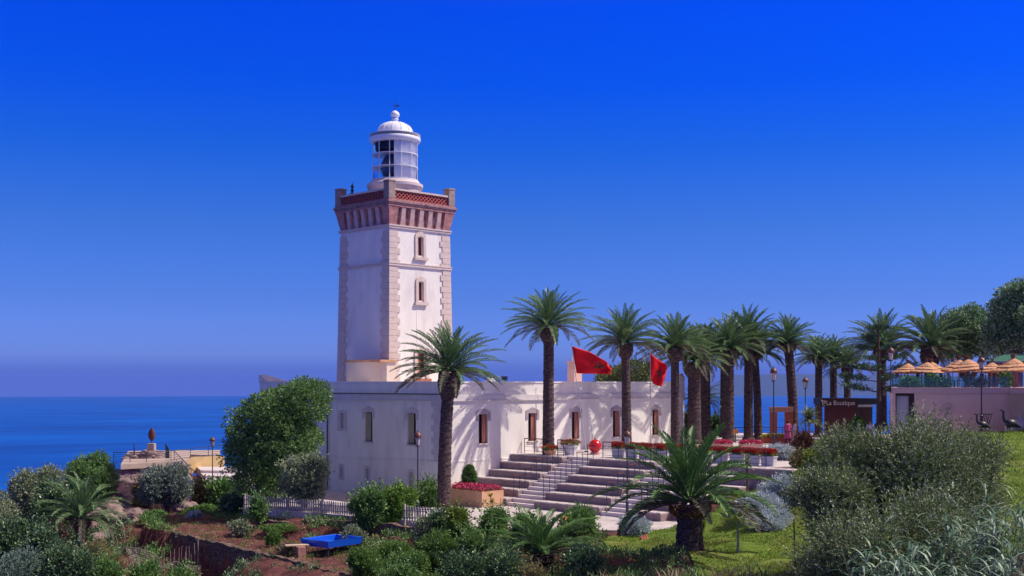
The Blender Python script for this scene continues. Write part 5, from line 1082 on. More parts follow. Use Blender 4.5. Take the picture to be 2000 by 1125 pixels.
STONE2 = stonemat('viewpoint_stone', (.42, .30, .30), (.28, .21, .24), (.14, .09, .10), 1.7, (1, 1, 2.4))
def xy(px, D): p = W(px, D); return (p.x, p.y)
w_ = [(-18.9, 67.9), (-7.2, 53.2)]
rubble('dark stone retaining wall edging the red garden bed', (XD(-7.1, 53.1).x, XD(-7.1, 53.1).y), (XD(-19.0, 68.0).x, XD(-19.0, 68.0).y), -.93, -3.9, -.45, STONE1)
rubble('dark stone wall closing the red garden bed on its left', (XD(-19.1, 68.1).x, XD(-19.1, 68.1).y), (XD(-22.9, 76).x, XD(-22.9, 76).y), -1.0, -4.2, -.5, STONE1)
WALLL = [(-18.9, 66.8), (-19.6, 69), (-23.2, 77.5), (-24.6, 76.5), (-20.8, 67)]
cover('bushy plants growing at the foot of the left garden wall', WALLL, 150, LF_ROSE, 18, .14, .06, .9, 30)
rubble('low rubble wall below the picket fence', xy(590, 66.7), xy(716, 65.4), -.02, -1.3, .5, STONE1)
rubble('low stone edging right of the rubble wall', xy(718, 65.2), xy(835, 62.6), .0, -1.2, .45, STONE1)
rubble('low stone wall in the shade left of the rubble wall', xy(500, 68.6), xy(588, 66.8), -.25, -1.3, .5, STONE1)
rubble('collapsed stone pier of the retaining wall by the canes', xy(345, 70.4), xy(322, 74), -1.0, -3.2, .5, STONE1)
t_ = thing('blue_tray', 'bright blue open topped tank raised above the red soil', 'tank', W(648, 60.5, -.95)); c0 = W(648, 60.5, 0)
a = MB(); ang = math.radians(52) - math.pi / 4; ca, sa = math.cos(ang), math.sin(ang)
def TR(u, v, z): return (c0.x + u * ca - v * sa, c0.y + u * sa + v * ca, z)
Lx, Ly, zt_, zb_ = 1.22, 1.0, -.22, -.56
out_ = [(-Lx, -Ly), (Lx, -Ly), (Lx, Ly), (-Lx, Ly)]; inn = [(-Lx + .12, -Ly + .12), (Lx - .12, -Ly + .12), (Lx - .12, Ly - .12), (-Lx + .12, Ly - .12)]
vs = [TR(*p, zt_) for p in out_] + [TR(*p, zt_) for p in inn] + [TR(p[0] * .93, p[1] * .93, zb_) for p in out_] + [TR(p[0] * .93, p[1] * .93, zb_ + .05) for p in inn]
fs = [(i, (i + 1) % 4, 4 + (i + 1) % 4, 4 + i) for i in range(4)] + [(i, (i + 1) % 4, 8 + (i + 1) % 4, 8 + i) for i in range(4)] + [(4 + i, 4 + (i + 1) % 4, 12 + (i + 1) % 4, 12 + i) for i in range(4)] + [(8, 9, 10, 11), (12, 13, 14, 15)]
a.add(vs, fs); a.build('tub', BLUEP, t_, bevel=.015)
for (u, v) in ((-1.0, -.8), (1.0, -.8), (1.0, .8), (-1.0, .8)): a = MB(); a.tube(TR(u, v, -1.2), TR(u, v, zb_), .05); a.build('leg', IRON, t_)
t_ = thing('plank', 'pale wooden plank lying on a brick left of the blue tank', 'plank', W(580, 59.5, -.6)); a = MB(); a.cbox(W(580, 59.5, -.49), 1.15, .42, .06, -.5); a.build('board', mat('pale_board', (.55, .42, .30), .8, .15, 5), t_, bevel=.01); a = MB(); a.cbox(W(588, 59.2, -1.05), .4, .4, .55, -.3); a.build('block', mat('pink_block', (.4, .2, .17), .9, .2, 4), t_)
# cane trellis
rg_ = random.Random(6)
t_ = thing('cane_trellis', 'tangled trellis of grey bamboo canes at the bottom left', 'trellis', W(300, 70, -3)); a = MB(); b_ = MB(); CANE = mat('grey_cane', (.34, .26, .25), .8, .2, 6)
for i in range(34):
    px = 248 + i * 4.3 + rg_.uniform(-2, 2); D = 66.5 - i * .06 + rg_.uniform(-.8, .8); hb = min(G(px, D), -2.6); zt_ = hb + rg_.uniform(.8, 2.0); p = W(px, D, hb - .2); a.tube(p, W(px + rg_.uniform(-5, 5), D + rg_.uniform(-.2, .2), zt_), .022, .015, 5)
for i in range(9):
    y_ = 1072 + i * 4.2; b_.path([W(246 + i * 2, 64.5, ZY(y_ - 4, 64.5)), W(275, 64.2, ZY(y_ + 1, 64.2)), W(308 + i * 2, 63.8, ZY(y_ + 12, 63.8))], .018, 5)
for i in range(7): b_.path([W(246 + i * 3, 64.4, ZY(1070 + i, 64.4)), W(256 + i * 4, 64, ZY(1092, 64)), W(262 + i * 5, 63.6, ZY(1108, 63.6))], .015, 5)
b_.build('crossing_canes', CANE, t_); b_ = MB()
for i in range(6):
    b_.path([W(306, 63 - i * .2, ZY(1114 - i * 2.5, 63)), W(345, 62.7, ZY(1104 - i * 1.6, 62.7)), W(392, 62.4 - i * .2, ZY(1106 + i * 2.5, 62.4))], .018, 5)
b_.build('crossing_canes', CANE, t_); b_ = MB(); b_.path([W(384, 66, ZY(1075, 66)), W(391, 65.5, ZY(1120, 65.5))], .025, 5)
a.build('upright_canes', CANE, t_); b_.build('corner_cane', CANE, t_)

# ------------------------------------------------------------------ viewpoint on the left
zv = ZY(896, 106)
a = MB(); a.prism([W(236, 98.7, zv), W(366, 103.6, zv), W(372, 112, zv), W(430, 112, zv - .1), W(430, 120, zv), W(250, 118, zv)], (0, 0, -.42)); tag(a.build('viewpoint_platform', SAND), 'sand coloured viewpoint platform above the stone wall', 'platform', kind='structure')
rubble('grey pink rubble wall carrying the viewpoint platform', xy(234, 98.9), xy(368, 103.9), zv - .40, -3.4, .7, STONE2, 'stone_wall')
def rock(lab, p, sx_, sy_, sz_, seed, m=ROCK, grp=None, name='rock'):
    import bmesh
    bm = bmesh.new(); bmesh.ops.create_icosphere(bm, subdivisions=4, radius=1)
    for v in bm.verts:
        n_ = mnoise.noise(v.co * 1.6 + Vector((seed, 0, 0))) * .35 + mnoise.noise(v.co * 4 + Vector((0, seed, 0))) * .14 + mnoise.noise(v.co * 9 + Vector((0, seed, 5))) * .05
        v.co = v.co * (1 + n_); v.co.x *= sx_; v.co.y *= sy_; v.co.z *= sz_
    me = bpy.data.meshes.new(name); bm.to_mesh(me); bm.free(); me.materials.append(m); o = bpy.data.objects.new(name, me); C.objects.link(o); o.location = p; return tag(o, lab, 'rock', grp)
GR = 'rocks around the viewpoint'
rock('jagged pinkish rock mound under the leaf sculpture', W(292, 107.5, zv + .1), 1.5, 1.5, .62, 3, grp=GR)
rock('lower rock left of the sculpture plinth', W(262, 107.2, zv), 1.0, 1.0, .38, 5, grp=GR)
rock('broad pale rock face sloping below the stone wall', W(232, 92, -1.9), 2.6, 2.6, 1.9, 8, grp=GR)
rock('rounded rock beside the arching palm', W(205, 86, -2.4), 1.7, 1.7, 1.5, 11, grp=GR)
rock('low tan rock left of the olive tree', W(268, 86, -2.2), 1.5, 1.2, .8, 13, grp=GR)
rock('dark boulder right of the olive tree trunk', W(365, 82, -1.1), .95, .7, .6, 17, grp=GR)
rock('flat rock at the head of the red bank', W(215, 79, -3.0), 1.5, 1.3, .8, 19, grp=GR)
if 0: rock('small rock at the end of the platform wall', W(380, 108, zv - .4), 1.2, 1.0, .5, 23, grp=GR)
rock('small terracotta coloured stone by the silver mound', W(1258, 55, G(1258, 55) + .05), .28, .22, .26, 29, mat('terracotta_stone', (.42, .15, .10), .9, .2, 4))
t_ = thing('leaf_sculpture', 'rust red leaf shaped steel sculpture on a square plinth', 'sculpture', W(294, 107, zv))
zs = ZY(878, 107) ; c = W(296, 107, 0)
a = MB(); a.cbox((c.x, c.y, zv), .62, .62, ZY(866, 107) - zv, .785); a.build('plinth', SAND, t_, bevel=.02)
zt_ = ZY(866, 107); V = []; n = 24
hh = (866 - 835) * 107 / F; 
def leafw(u): return .37 * math.sin(min(1, max(0, u)) * math.pi) ** .8 * (1 - .25 * u)
a = MB(); a.tube((c.x, c.y, zt_), (c.x, c.y, zt_ + .22), .035)
rl = []; 
for i in range(n + 1):
    u = i / n; z = zt_ + .16 + (hh - .16) * u; w = leafw(u)
    for s, dd in ((-1, .1), (-.35, -.1), (.35, -.1), (1, .1)): rl.append(Vector((c.x, c.y, z)) + Vector((S2, -S2, 0)) * (s * w) + Vector((S2, S2, 0)) * dd * w * 2)
a2 = MB(); a2.add(rl, [(4 * i + j, 4 * i + j + 1, 4 * i + 5 + j, 4 * i + 4 + j) for i in range(n) for j in range(3)]); lf2 = a2.build('leaf', RUSTY, t_, smooth=True); lf2.modifiers.new('thick', 'SOLIDIFY').thickness = .05
a.build('stem', IRON, t_)
for px, w, lb in ((262, .10, 'thin dark upright blade left of the sculpture'), (324, .5, 'dark sail shaped panel right of the sculpture')):
    p = W(px, 106.5, zv); t_ = thing('steel_blade', lb, 'panel', p, 'dark upright blades at the viewpoint'); e = Vector((S2, -S2, 0)); a = MB(); h = 1.28
    a.prism([p, p + e * w * .65, p + e * w * .6 + Vector((0, 0, h * .6)), p + e * w * .25 + Vector((0, 0, h * .85)), p + Vector((0, 0, h))], (.03, .03, 0)); a.build('blade', IRON, t_); a = MB(); a.tube(p + Vector((-.03, -.03, 0)), p + Vector((-.03, -.03, h + .05)), .04); a.build('post', IRON, t_)
GV = 'dark cable railings of the viewpoint'
for (pa, Da, pb, Db, n_, lb) in ((222, 101, 286, 101.2, 3, 'viewpoint railing left of the sculpture'), (286, 101.2, 334, 103, 2, 'viewpoint railing in front of the sculpture'), (334, 103.2, 440, 114, 4, 'viewpoint railing running right towards the big tree')):
    railing(lb, W(pa, Da, zv), W(pb, Db, zv), n_, .85, 4, IRON, IRON, GV)
pa_, pb_ = W(340, 103, zv), W(412, 88, -1.0)
railing('sloping dark handrail down the viewpoint stair', pa_, pb_, 5, .85, 3, IRON, IRON, GV)
a = MB(); d = (pb_ - pa_); a.prism([pa_ + Vector((0, 0, .02)), pb_ + Vector((0, 0, .02)), pb_ + Vector((0, 0, -.9)), pa_ + Vector((0, 0, -2.5))], (.35, .35, 0)); tag(a.build('stair_wall', mat('pale_stringer', (.50, .42, .38), .85, .15, 2)), 'pale sloping wall under the viewpoint handrail', 'wall')
a = MB(); p = W(366, 108, 0); q = W(436, 112, 0); a.prism([(p.x, p.y, zv - 1.5), (q.x, q.y, zv - 1.5), (q.x, q.y, ZY(891, 112)), (p.x, p.y, ZY(893, 108))], (.4, .4, 0)); tag(a.build('parapet_wall', mat('yellow_render', (.60, .42, .20), .85, .08, 1.5)), 'plain yellow parapet wall behind the left lamp post', 'wall')
t_ = thing('amphitheatre_steps', 'curved white steps below the yellow wall', 'steps', W(430, 102, -1.6))
for k in range(5):
    D = 106 - k * 3.2; z = ZY(917 + k * 10.5, D); a = MB(); a.prism([W(392 + k * 6, D - 1, z), W(470, D - 1.8, z), W(560, D - 1.0, z), W(560, D + 3.5, z), W(384 + k * 6, D + 3.5, z)], (0, 0, -1.6)); a.build('step', TREAD, t_)

# ------------------------------------------------------------------ orange gateway, boutique
D = 95; t_ = thing('gateway', 'orange framed open gateway showing the sea', 'gateway', W(1527, D, Z1)); r = Vector((S2, -S2, 0)); f = Vector((S2, S2, 0)); 
def fb(mb, px0, px1, z0_, z1_, D, dp, dz=0):   # box facing the viewer's side of the terrace
    p = W(px0, D, z0_); q = W(px1, D, z0_); mb.prism([p, q, q + f * dp, p + f * dp], (0, 0, z1_ - z0_)); return mb
for pa, pb in ((1506, 1518), (1535, 1549)): a = MB(); fb(a, pa, pb, Z1, ZY(805.5, D), D, .5); a.build('upright', CORTEN, t_)
a = MB(); fb(a, 1505, 1549.5, ZY(805, D), ZY(795, D), D - .02, .56); a.build('lintel', mat('pale_orange', (.55, .26, .15), .8, .08, 2), t_)
t_ = thing('trough_planter', 'long orange trough of mixed flowers before the gateway', 'planter', W(1516, 93, Z1)); a = MB(); fb(a, 1489, 1545, Z1, ZY(855, 93), 93, .6); a.build('trough', CORTEN, t_)
rng = np.random.default_rng(12); V, f4 = cyl_cloud(1300, 1.1, .3, 0, .32, .12, .08, rng); o = npmesh('flowers', V, f4, FL_MIX, t_); o.rotation_euler = (0, 0, -math.pi / 4); o.location = (f.x * .3, f.y * .3, ZY(856, 93) - Z1)
GP = 'low cream flower troughs on the upper terrace'
for (pa, pb, D, lb, fl_) in ((1395, 1432, 84, 'low cream trough of pink flowers behind the big palm', FL_PINK), (1446, 1490, 84, 'low cream trough of magenta flowers left of the gateway', FL_PINK)):
    t_ = thing('trough_planter', lb, 'planter', W(pa, D, Z1), GP); a = MB(); fb(a, pa, pb, Z1, Z1 + .38, D, .7); a.build('trough', mat('cream_trough', (.62, .42, .34), .85), t_)
    V, f4 = cyl_cloud(900, (pb - pa) * D / F / 2, .35, 0, .3, .1, .08, rng); o = npmesh('flowers', V, f4, fl_, t_); o.rotation_euler = (0, 0, -math.pi / 4); mid = W((pa + pb) / 2, D, 0) - W(pa, D, 0) + f * .35; o.location = (mid.x, mid.y, .36)
bq = thing('boutique_kiosk', 'maroon kiosk with a carved La Boutique sign board', 'kiosk', W(1642, 97, Z1))
D = 97
a = MB(); fb(a, 1611, 1674, Z1, ZY(795, D), D, .12); a.build('front_wall', MAROON, bq)
for u0, u1, dd in ((1674.5, 1680, 2.4), (1611, 1615, 2.6), (1700, 1704, .3)): a = MB(); fb(a, u0, u1, Z1, ZY(792, D), D + dd, .2); a.build('post', IRON, bq)
a = MB(); fb(a, 1607, 1712, ZY(790, D), ZY(778, D), D + .15, 3.0); a.build('roof', mat('dark_roof', (.035, .035, .045), .6), bq)
a = MB(); fb(a, 1676, 1705, ZY(795, D), ZY(790.5, D), D + .05, .3); a.build('fascia', mat('grey_fascia', (.45, .42, .40), .7), bq)
a = MB(); fb(a, 1616, 1701, Z1, ZY(791, D), D + 2.9, .1); a.build('back_wall', SIGNM, bq)
a = MB(); fb(a, 1678, 1700, Z1, Z1 + 1.0, D + .8, .5); a.build('counter', CORTEN, bq)
a = MB(); fb(a, 1603, 1676, ZY(794.5, D), ZY(777.5, D), D - .12, .1); sg = a.build('sign_board', SIGNM, bq)
def text_mesh(body, size, loc, rotz, m, name, parent, ext=.01, sx_=1.0):
    cu = bpy.data.curves.new('t', 'FONT'); cu.body = body; cu.size = size; cu.extrude = ext; cu.align_x = 'LEFT'; to = bpy.data.objects.new('t', cu); C.objects.link(to); bpy.context.view_layer.update()
    me = bpy.data.meshes.new_from_object(to.evaluated_get(bpy.context.evaluated_depsgraph_get())); me.materials.clear(); me.materials.append(m); bpy.data.objects.remove(to); me.name = name
    o = bpy.data.objects.new(name, me); C.objects.link(o); o.parent = parent; o.location = Vector(loc) - OFF.get(parent.name, Vector()); o.rotation_euler = (math.pi / 2, 0, rotz); o.scale = (sx_, 1, 1); return o
text_mesh('La Boutique', .52, W(1613.5, D - .15, ZY(791.0, D)), -math.pi / 4, LETTER, 'lettering', sg, .012, .92)
a = MB(); Dq = D - .15
for (u0, v0, u1, v1) in ((1604, 781, 1605.5, 783), (1605.5, 783, 1607, 789), (1607, 789, 1611, 788.4), (1605.5, 783, 1612, 783.4), (1612, 783.4, 1611, 788.4), (1606, 786, 1611.5, 786), (1607, 789, 1606.5, 791)): a.tube(W(u0, Dq, ZY(v0, Dq)), W(u1, Dq, ZY(v1, Dq)), .022, n=4)
for u0 in (1607.5, 1610.5): a.tube(W(u0, Dq - .01, ZY(791.6, Dq)), W(u0, Dq + .01, ZY(791.6, Dq)), .04, n=8)
a.build('cart_emblem', LETTER, sg)
topiary('tall cone shaped clipped shrub before the kiosk', W(1675, 92, Z1 + .2), 1.3, 1.75, LF_HEDGE, 5)
t_ = shrub('brown', 1688, 88, 40, 848, 'low red flowers at the kiosk corner', 'flower_bed', 'flowers', seed=91, zb=3.1, lf=FL_RED, stem=False)
railing('thin sea railing behind the palm row', W(1436, 99, Z1), W(1552, 99, Z1), 6, 1.0, 4, IRON, IRON, 'railings above the sea')

# ------------------------------------------------------------------ restaurant terrace on the right
D = 72.5; zr = 4.2; rt = thing('restaurant_terrace', 'salmon walled restaurant terrace with a dark store door', 'building', W(1860, D, zr))
zt_ = ZY(757, D)
a = MB(); fb(a, 1743, 1749, zr, zt_ - .34, D, .4); fb(a, 1786, 1972, zr, zt_ - .34, D, .4); fb(a, 1749, 1786, ZY(768, D), zt_ - .34, D, .4); a.build('wall', SALMON, rt)
a = MB(); a.prism([W(1741, D - .06, zt_ - .34), W(1972.5, D - .06, zt_ - .34), W(2110, 66 - .06, zt_ - .34), W(2110, 88, zt_ - .34), W(1741.5, 88, zt_ - .34)], (0, 0, .34)); a.build('slab_edge', mat('salmon_band', (.66, .42, .40), .85, .08, 1), rt)
a = MB(); fb(a, 1749, 1786, ZY(773, D), ZY(768, D), D + .02, .1); fb(a, 1776, 1786, zr, ZY(773, D), D + .02, .1); fb(a, 1749, 1751, zr, ZY(773, D), D + .02, .1); dfm = a.build('door_frame', mat('dark_maroon_frame', (.045, .015, .02), .6), rt)
a = MB(); fb(a, 1751, 1776, zr, ZY(773, D), D + .12, .06); a.build('door', mat('pale_grey_door', (.42, .38, .42), .6, .12, 3, stretch=(1, 1, .1)), rt)
a = MB(); p = W(1972, D, zr); q = p + Vector((.0, -7, 0)); rw = MB(); q = W(2110, 66, zr); rw.prism([p, q, q + f * .3, p + f * .3 + r * .05], (0, 0, zt_ - zr)); rw.map(lambda v: v); rwo = rw.build('side_wall', mat('sand_side_wall', (.50, .36, .28), .85, .08, 1.5), rt)
em = MB(); cx_, cy_, R_ = 1850, 799, 11.5; De = D - .03
for k in range(28):
    a0_, a1_ = 2 * math.pi * k / 28, 2 * math.pi * (k + 1) / 28
    if 4 < k < 8: continue
    em.tube(W(cx_ + R_ * math.cos(a0_), De, ZY(cy_ + R_ * math.sin(a0_), De)), W(cx_ + R_ * math.cos(a1_), De, ZY(cy_ + R_ * math.sin(a1_), De)), .025, n=4)
for k in range(5):
    an = math.radians(200 + 35 * k); em.tube(W(cx_, De, ZY(cy_ + 2, De)), W(cx_ + 6 * math.cos(an), De, ZY(cy_ + 2 + 6 * math.sin(an), De)), .02, n=4)
em.tube(W(cx_, De, ZY(cy_ + 2, De)), W(cx_ + 1, De, ZY(cy_ + 9, De)), .02, n=4)
em.build('round_emblem', mat('emblem_line', (.55, .40, .40), .7), rt)
t_ = thing('glass_balustrade', 'clear glass balustrade along the restaurant terrace edge', 'balustrade', W(1742, D, zt_))
a = MB(); fb(a, 1742, 1972, zt_ + .03, zt_ + .66, D + .12, .012); mgb = bpy.data.materials.new('balustrade_glass'); mgb.use_nodes = True; b = mgb.node_tree.nodes['Principled BSDF']; b.inputs['Transmission Weight'].default_value = .92; b.inputs['Roughness'].default_value = .03; b.inputs['IOR'].default_value = 1.05; b.inputs['Base Color'].default_value = (.45, .75, .85, 1); a.build('glass', mgb, t_)
for i in range(9): px = 1743 + i * 28.5; a = MB(); a.tube(W(px, D + .12, zt_), W(px, D + .12, zt_ + .72), .018); a.build('post', IRON, t_)
# parasols
pr = thing('parasol', 'x', 'parasol', (0, 0, 0), 'straw parasols on the restaurant terrace')
a = MB(); a.tube((0, 0, 0), (0, 0, 2.0), .035); a.build('pole', WOOD, pr, local=True)
def skirt(r0, z0_, r1, z1_, n=28, rg=random.Random(2)):
    a = MB(); vs = []; fs = []
    for i in range(n): an = 2 * math.pi * i / n; j = 1 + .05 * math.sin(i * 5.1); vs += [(r0 * math.cos(an), r0 * math.sin(an), z0_), ((r0 + r1) / 2 * math.cos(an), (r0 + r1) / 2 * math.sin(an), (z0_ + z1_) / 2 + .02), (r1 * j * math.cos(an), r1 * j * math.sin(an), z1_ - .02 * (i % 2)), (r1 * j * .97 * math.cos(an), r1 * j * .97 * math.sin(an), z1_ - .07)]
    for i in range(n):
        k = (i + 1) % n
        for q_ in range(3): fs.append((4 * i + q_, 4 * k + q_, 4 * k + q_ + 1, 4 * i + q_ + 1))
    a.add(vs, fs); return a
for (r0, z0_, r1, z1_) in ((.06, 2.24, .42, 1.90), (.24, 1.90, .70, 1.68), (.48, 1.66, .98, 1.42)): o = skirt(r0, z0_, r1, z1_).build('thatch_tier', THATCH, pr, local=True); o.modifiers.new('t', 'SOLIDIFY').thickness = .03
a = MB(); a.lathe((0, 0, 0), [(.16, 2.08), (.09, 2.22), (.055, 2.36), (.10, 2.52), (.03, 2.54)], 14); a.build('neck', THATCHD, pr, local=True)
rng = np.random.default_rng(4); n = 260; an = rng.uniform(0, 6.283, n); zz = rng.uniform(2.25, 2.42, n); P = np.stack([.05 * np.cos(an), .05 * np.sin(an), zz], 1); Dd = np.stack([np.cos(an) * .12, np.sin(an) * .12, 1 + 0 * an], 1) + rng.normal(size=(n, 3)) * .08
V, f4 = leaves(P, Dd, .26, .022, rng); npmesh('topknot', V, f4, leafmat('topknot_straw', [(.20, .09, .07), (.30, .15, .10), (.14, .06, .05)], .9, 0), pr)
for i, (px, D2, apex, s, lb) in enumerate(((1772, 76, 703, .95, 'straw parasol furthest left'), (1807, 75, 700, .98, 'straw parasol second from the left'), (1823, 79, 700, 1.0, 'straw parasol behind the second one'), (1871, 78, 695, 1.1, 'straw parasol in the middle with a leaning crest'), (1894, 75, 694, 1.25, 'large straw parasol left of the front lamp'), (1936, 80, 701, 1.05, 'straw parasol right of the front lamp'), (1968, 84, 699, 1.0, 'straw parasol half hidden before the pavilion'), (1981, 75, 692, 1.3, 'largest straw parasol at the right edge'), (1860, 84, 700, .9, 'far straw parasol against the sky'))):
    o = pr if i == 0 else copy_tree(pr); zb = zt_; h = ZY(apex, D2) - zb; o.location = W(px, D2, zb); o.scale = (s, s, h / 2.6); o['label'] = lb; o.rotation_euler = (0.06 * math.sin(i * 2), .05 * math.cos(i * 3), i * .7)
# terrace furniture
tb = thing('cafe_table', 'x', 'table', (0, 0, 0), 'dark cafe tables and chairs on the terrace'); a = MB(); a.lathe((0, 0, 0), [(.25, 0), (.25, .03), (.03, .05), (.03, .70), (.38, .71), (.38, .74)], 18); a.build('pedestal_top', IRON, tb, local=True); a = MB(); a.lathe((0, 0, .745), [(.06, 0), (.04, .1), (.07, .14)], 10); a.build('vase', POTW, tb, local=True)
ch = thing('cafe_chair', 'x', 'chair', (0, 0, 0), 'dark cafe tables and chairs on the terrace'); a = MB(); a.box(-.21, .21, -.21, .21, .43, .46); a.build('seat', IRON, ch, local=True, bevel=.01); a = MB(); a.box(-.2, .2, .18, .21, .6, .88); a.build('backrest', IRON, ch, local=True)
for (u, v, h) in ((-.18, -.18, .43), (.18, -.18, .43), (-.18, .19, .88), (.18, .19, .88)): a = MB(); a.tube((u, v, 0), (u, v, h), .018); a.build('leg', IRON, ch, local=True)
nmz = ['left end of the terrace', 'second parasol', 'middle parasol', 'large parasol', 'front lamp', 'right end of the terrace']
for i, px in enumerate((1760, 1800, 1845, 1885, 1925, 1960)):
    o = tb if i == 0 else copy_tree(tb); o.location = W(px, 75.5, zt_); o['label'] = 'round dark cafe table near the ' + nmz[i]
    for s in (-1, 1):
        c_ = ch if (i == 0 and s == -1) else copy_tree(ch); c_.location = W(px + s * 13, 75.5 + .4 * s, zt_); c_.rotation_euler = (0, 0, -math.pi / 4 + s * 1.4); c_['label'] = 'dark cafe chair %s of the table near the %s' % ('left' if s < 0 else 'right', nmz[i])
for i, (px, k_, lb) in enumerate(((1780, 'green', 'green planting behind the glass at the left end'), (1820, 'green', 'white flowering bush behind the glass'), (1843, 'dark', 'dark round plants behind the glass'), (1912, 'brown', 'reddish plant behind the glass'), (1965, 'green', 'climbing plant by the pavilion post'))):
    shrub(k_, px, 74, (40, 16, 22, 24, 16)[i], (742, 736, 744, 742, 728)[i], lb, 'terrace_plant', 'plant', seed=100 + i, zb=zt_, stem=False, dens=.5, group='plants along the glass balustrade')
# pavilion
pv = thing('pavilion', 'green tiled open pavilion behind the parasols', 'pavilion', W(1985, 80, zt_)); D = 80
a = MB(); a.prism([W(1926, D, ZY(707, D)), W(2110, D, ZY(707, D)), W(2090, D + 3, ZY(690, D)), W(1968, D + 3, ZY(690, D))], (0, 0, .06)); a.prism([W(1926, D, ZY(707, D)), W(1968, D + 3, ZY(690, D)), W(1968, D + 3.5, ZY(690, D)), W(1926, D + 7, ZY(707, D))], (0, 0, .06)); rfo = a.build('roof', GTILE, pv)
a = MB()
for i in range(6): k = i / 6; a.tube(W(1926 + 42 * k, D - .02 + 3 * k, ZY(707 - 17 * k, D) + .08), W(2110 - 20 * k, D - .02 + 3 * k, ZY(707 - 17 * k, D) + .08), .022, n=4)
a.build('tile_courses', mat('pale_tile_line', (.20, .34, .27), .7), rfo)
a = MB(); fb(a, 1930, 2105, ZY(716, D), ZY(707.5, D), D + .1, .3); a.build('beam', mat('maroon_beam', (.14, .03, .035), .6), pv)
for px, w in ((1932, 6), (1945, 5), (1966, 4), (1983, 6), (2008, 6)): a = MB(); fb(a, px, px + w, zt_, ZY(716.2, D), D + .15, .25); a.build('column', mat('maroon_column', (.20, .07, .08), .7), pv)
a = MB(); fb(a, 1937, 1946, zt_, ZY(722, D), D + 4, .06); fb(a, 1986, 1998, zt_, ZY(722, D), D + 4, .06); a.build('doors', mat('blue_grey_door', (.10, .13, .25), .4), pv)
a = MB()
for px in (1944.5, 1948, 1951.5): fb(a, px, px + 1.4, ZY(713.4, D), ZY(711.4, D), D + .07, .02)
a.build('beam_letters', LETTER, pv)
# steps at the right edge
t_ = thing('garden_steps', 'short stone steps at the right picture edge', 'steps', W(1995, 70, 4.75))
for k, (pa, y_) in enumerate(((1978, 832), (1982, 826), (1987, 820), (1994, 811))):
    a = MB(); D = 69.8 + k * .5; fb(a, pa, 2040, 4.3, ZY(y_, D), D, 1.2); a.build('step', TREAD, t_)
# trestle table, bird sculptures
t_ = thing('folding_table', 'dark folding trestle table by the restaurant wall', 'table', W(1930, 71.4, 4.62)); zt2 = ZY(809.5, 71.4); zf = 4.62
a = MB(); fb(a, 1917, 1939, zt2, zt2 + .05, 71.2, .55); a.build('table_top', IRON, t_)
for (u0, u1) in ((1920, 1932), (1932, 1922), (1925, 1937), (1937, 1926)): a = MB(); a.tube(W(u0, 71.3, zt2), W(u1, 71.6, zf - .05), .02); a.build('leg', IRON, t_)
def bird(lab, px, D, zg, hd, s, flip):
    """long-necked bronze bird resting on the grass"""
    t_ = thing('bird_statue', lab, 'statue', W(px, D, zg), 'dark bird statues on the grass'); e = Vector((S2, -S2, 0)) * flip; up = Vector((0, 0, 1))
    pt_ = lambda u, z: tuple(e * u * s + up * z * s)
    a = MB(); a.path([pt_(.62, .10), pt_(.42, .20), pt_(.18, .32), (0, 0, .30 * s), pt_(-.16, .32)], [.03 * s, .13 * s, .22 * s, .25 * s, .15 * s], 12)
    a.path([pt_(-.12, .36), pt_(-.24, .55), pt_(-.27, .75), pt_(-.25, .92), pt_(-.27, .98)], [.15 * s, .085 * s, .06 * s, .06 * s, .075 * s], 10); a.path([pt_(-.27, .98), pt_(-.36, .97), pt_(-.46, .93)], [.07 * s, .04 * s, .01 * s], 8)
    b2 = a.build('body', BLACKB, t_, local=True, smooth=True); b2.modifiers.new('s', 'SUBSURF').levels = 1
    a = MB(); a.path([pt_(.02, .44), pt_(.25, .40), pt_(.55, .22)], [.02 * s, .09 * s, .02 * s], 8); a.build('wing', mat('grey_wing', (.13, .13, .19), .4), t_, local=True, smooth=True)
    a = MB(); a.tube(pt_(.05, 0), pt_(.05, .15), .03 * s); a.tube(pt_(-.05, 0), pt_(-.05, .15), .03 * s); a.build('legs', BLACKB, t_, local=True)
bird('dark long necked bird statue left of the folding table', 1916, 69.8, ZY(839, 69.8), 0, .93, 1)
bird('larger dark upright bird statue near the right edge', 1970, 68.5, ZY(839, 68.5), 0, 1.15, 1)
t_ = thing('garden_hoop', 'thin bent metal hoop standing in the lawn', 'hoop', W(1955, 60, G(1955, 60))); z = G(1955, 60); a = MB(); a.path([W(1952, 60, z), W(1952.5, 60, ZY(848, 60)), W(1955, 60, ZY(843, 60)), W(1959, 60, ZY(840, 60))], .015, 5); a.build('hoop', IRON, t_); a = MB(); a.tube(W(1959, 60, z), W(1959, 60, ZY(840, 60)), .015); a.build('stake', IRON, t_)

t_ = thing('small_sign', 'small orange sign on a thin post between the palm trunks', 'sign', W(1437, 93, Z1)); a = MB(); a.tube(W(1437, 93, Z1), W(1437, 93, ZY(838, 93)), .02); a.build('post', IRON, t_); a = MB(); fb(a, 1431.5, 1442, ZY(847, 93), ZY(838.5, 93), 92.9, .04); a.build('board', mat('orange_board', (.62, .24, .05), .6), t_)
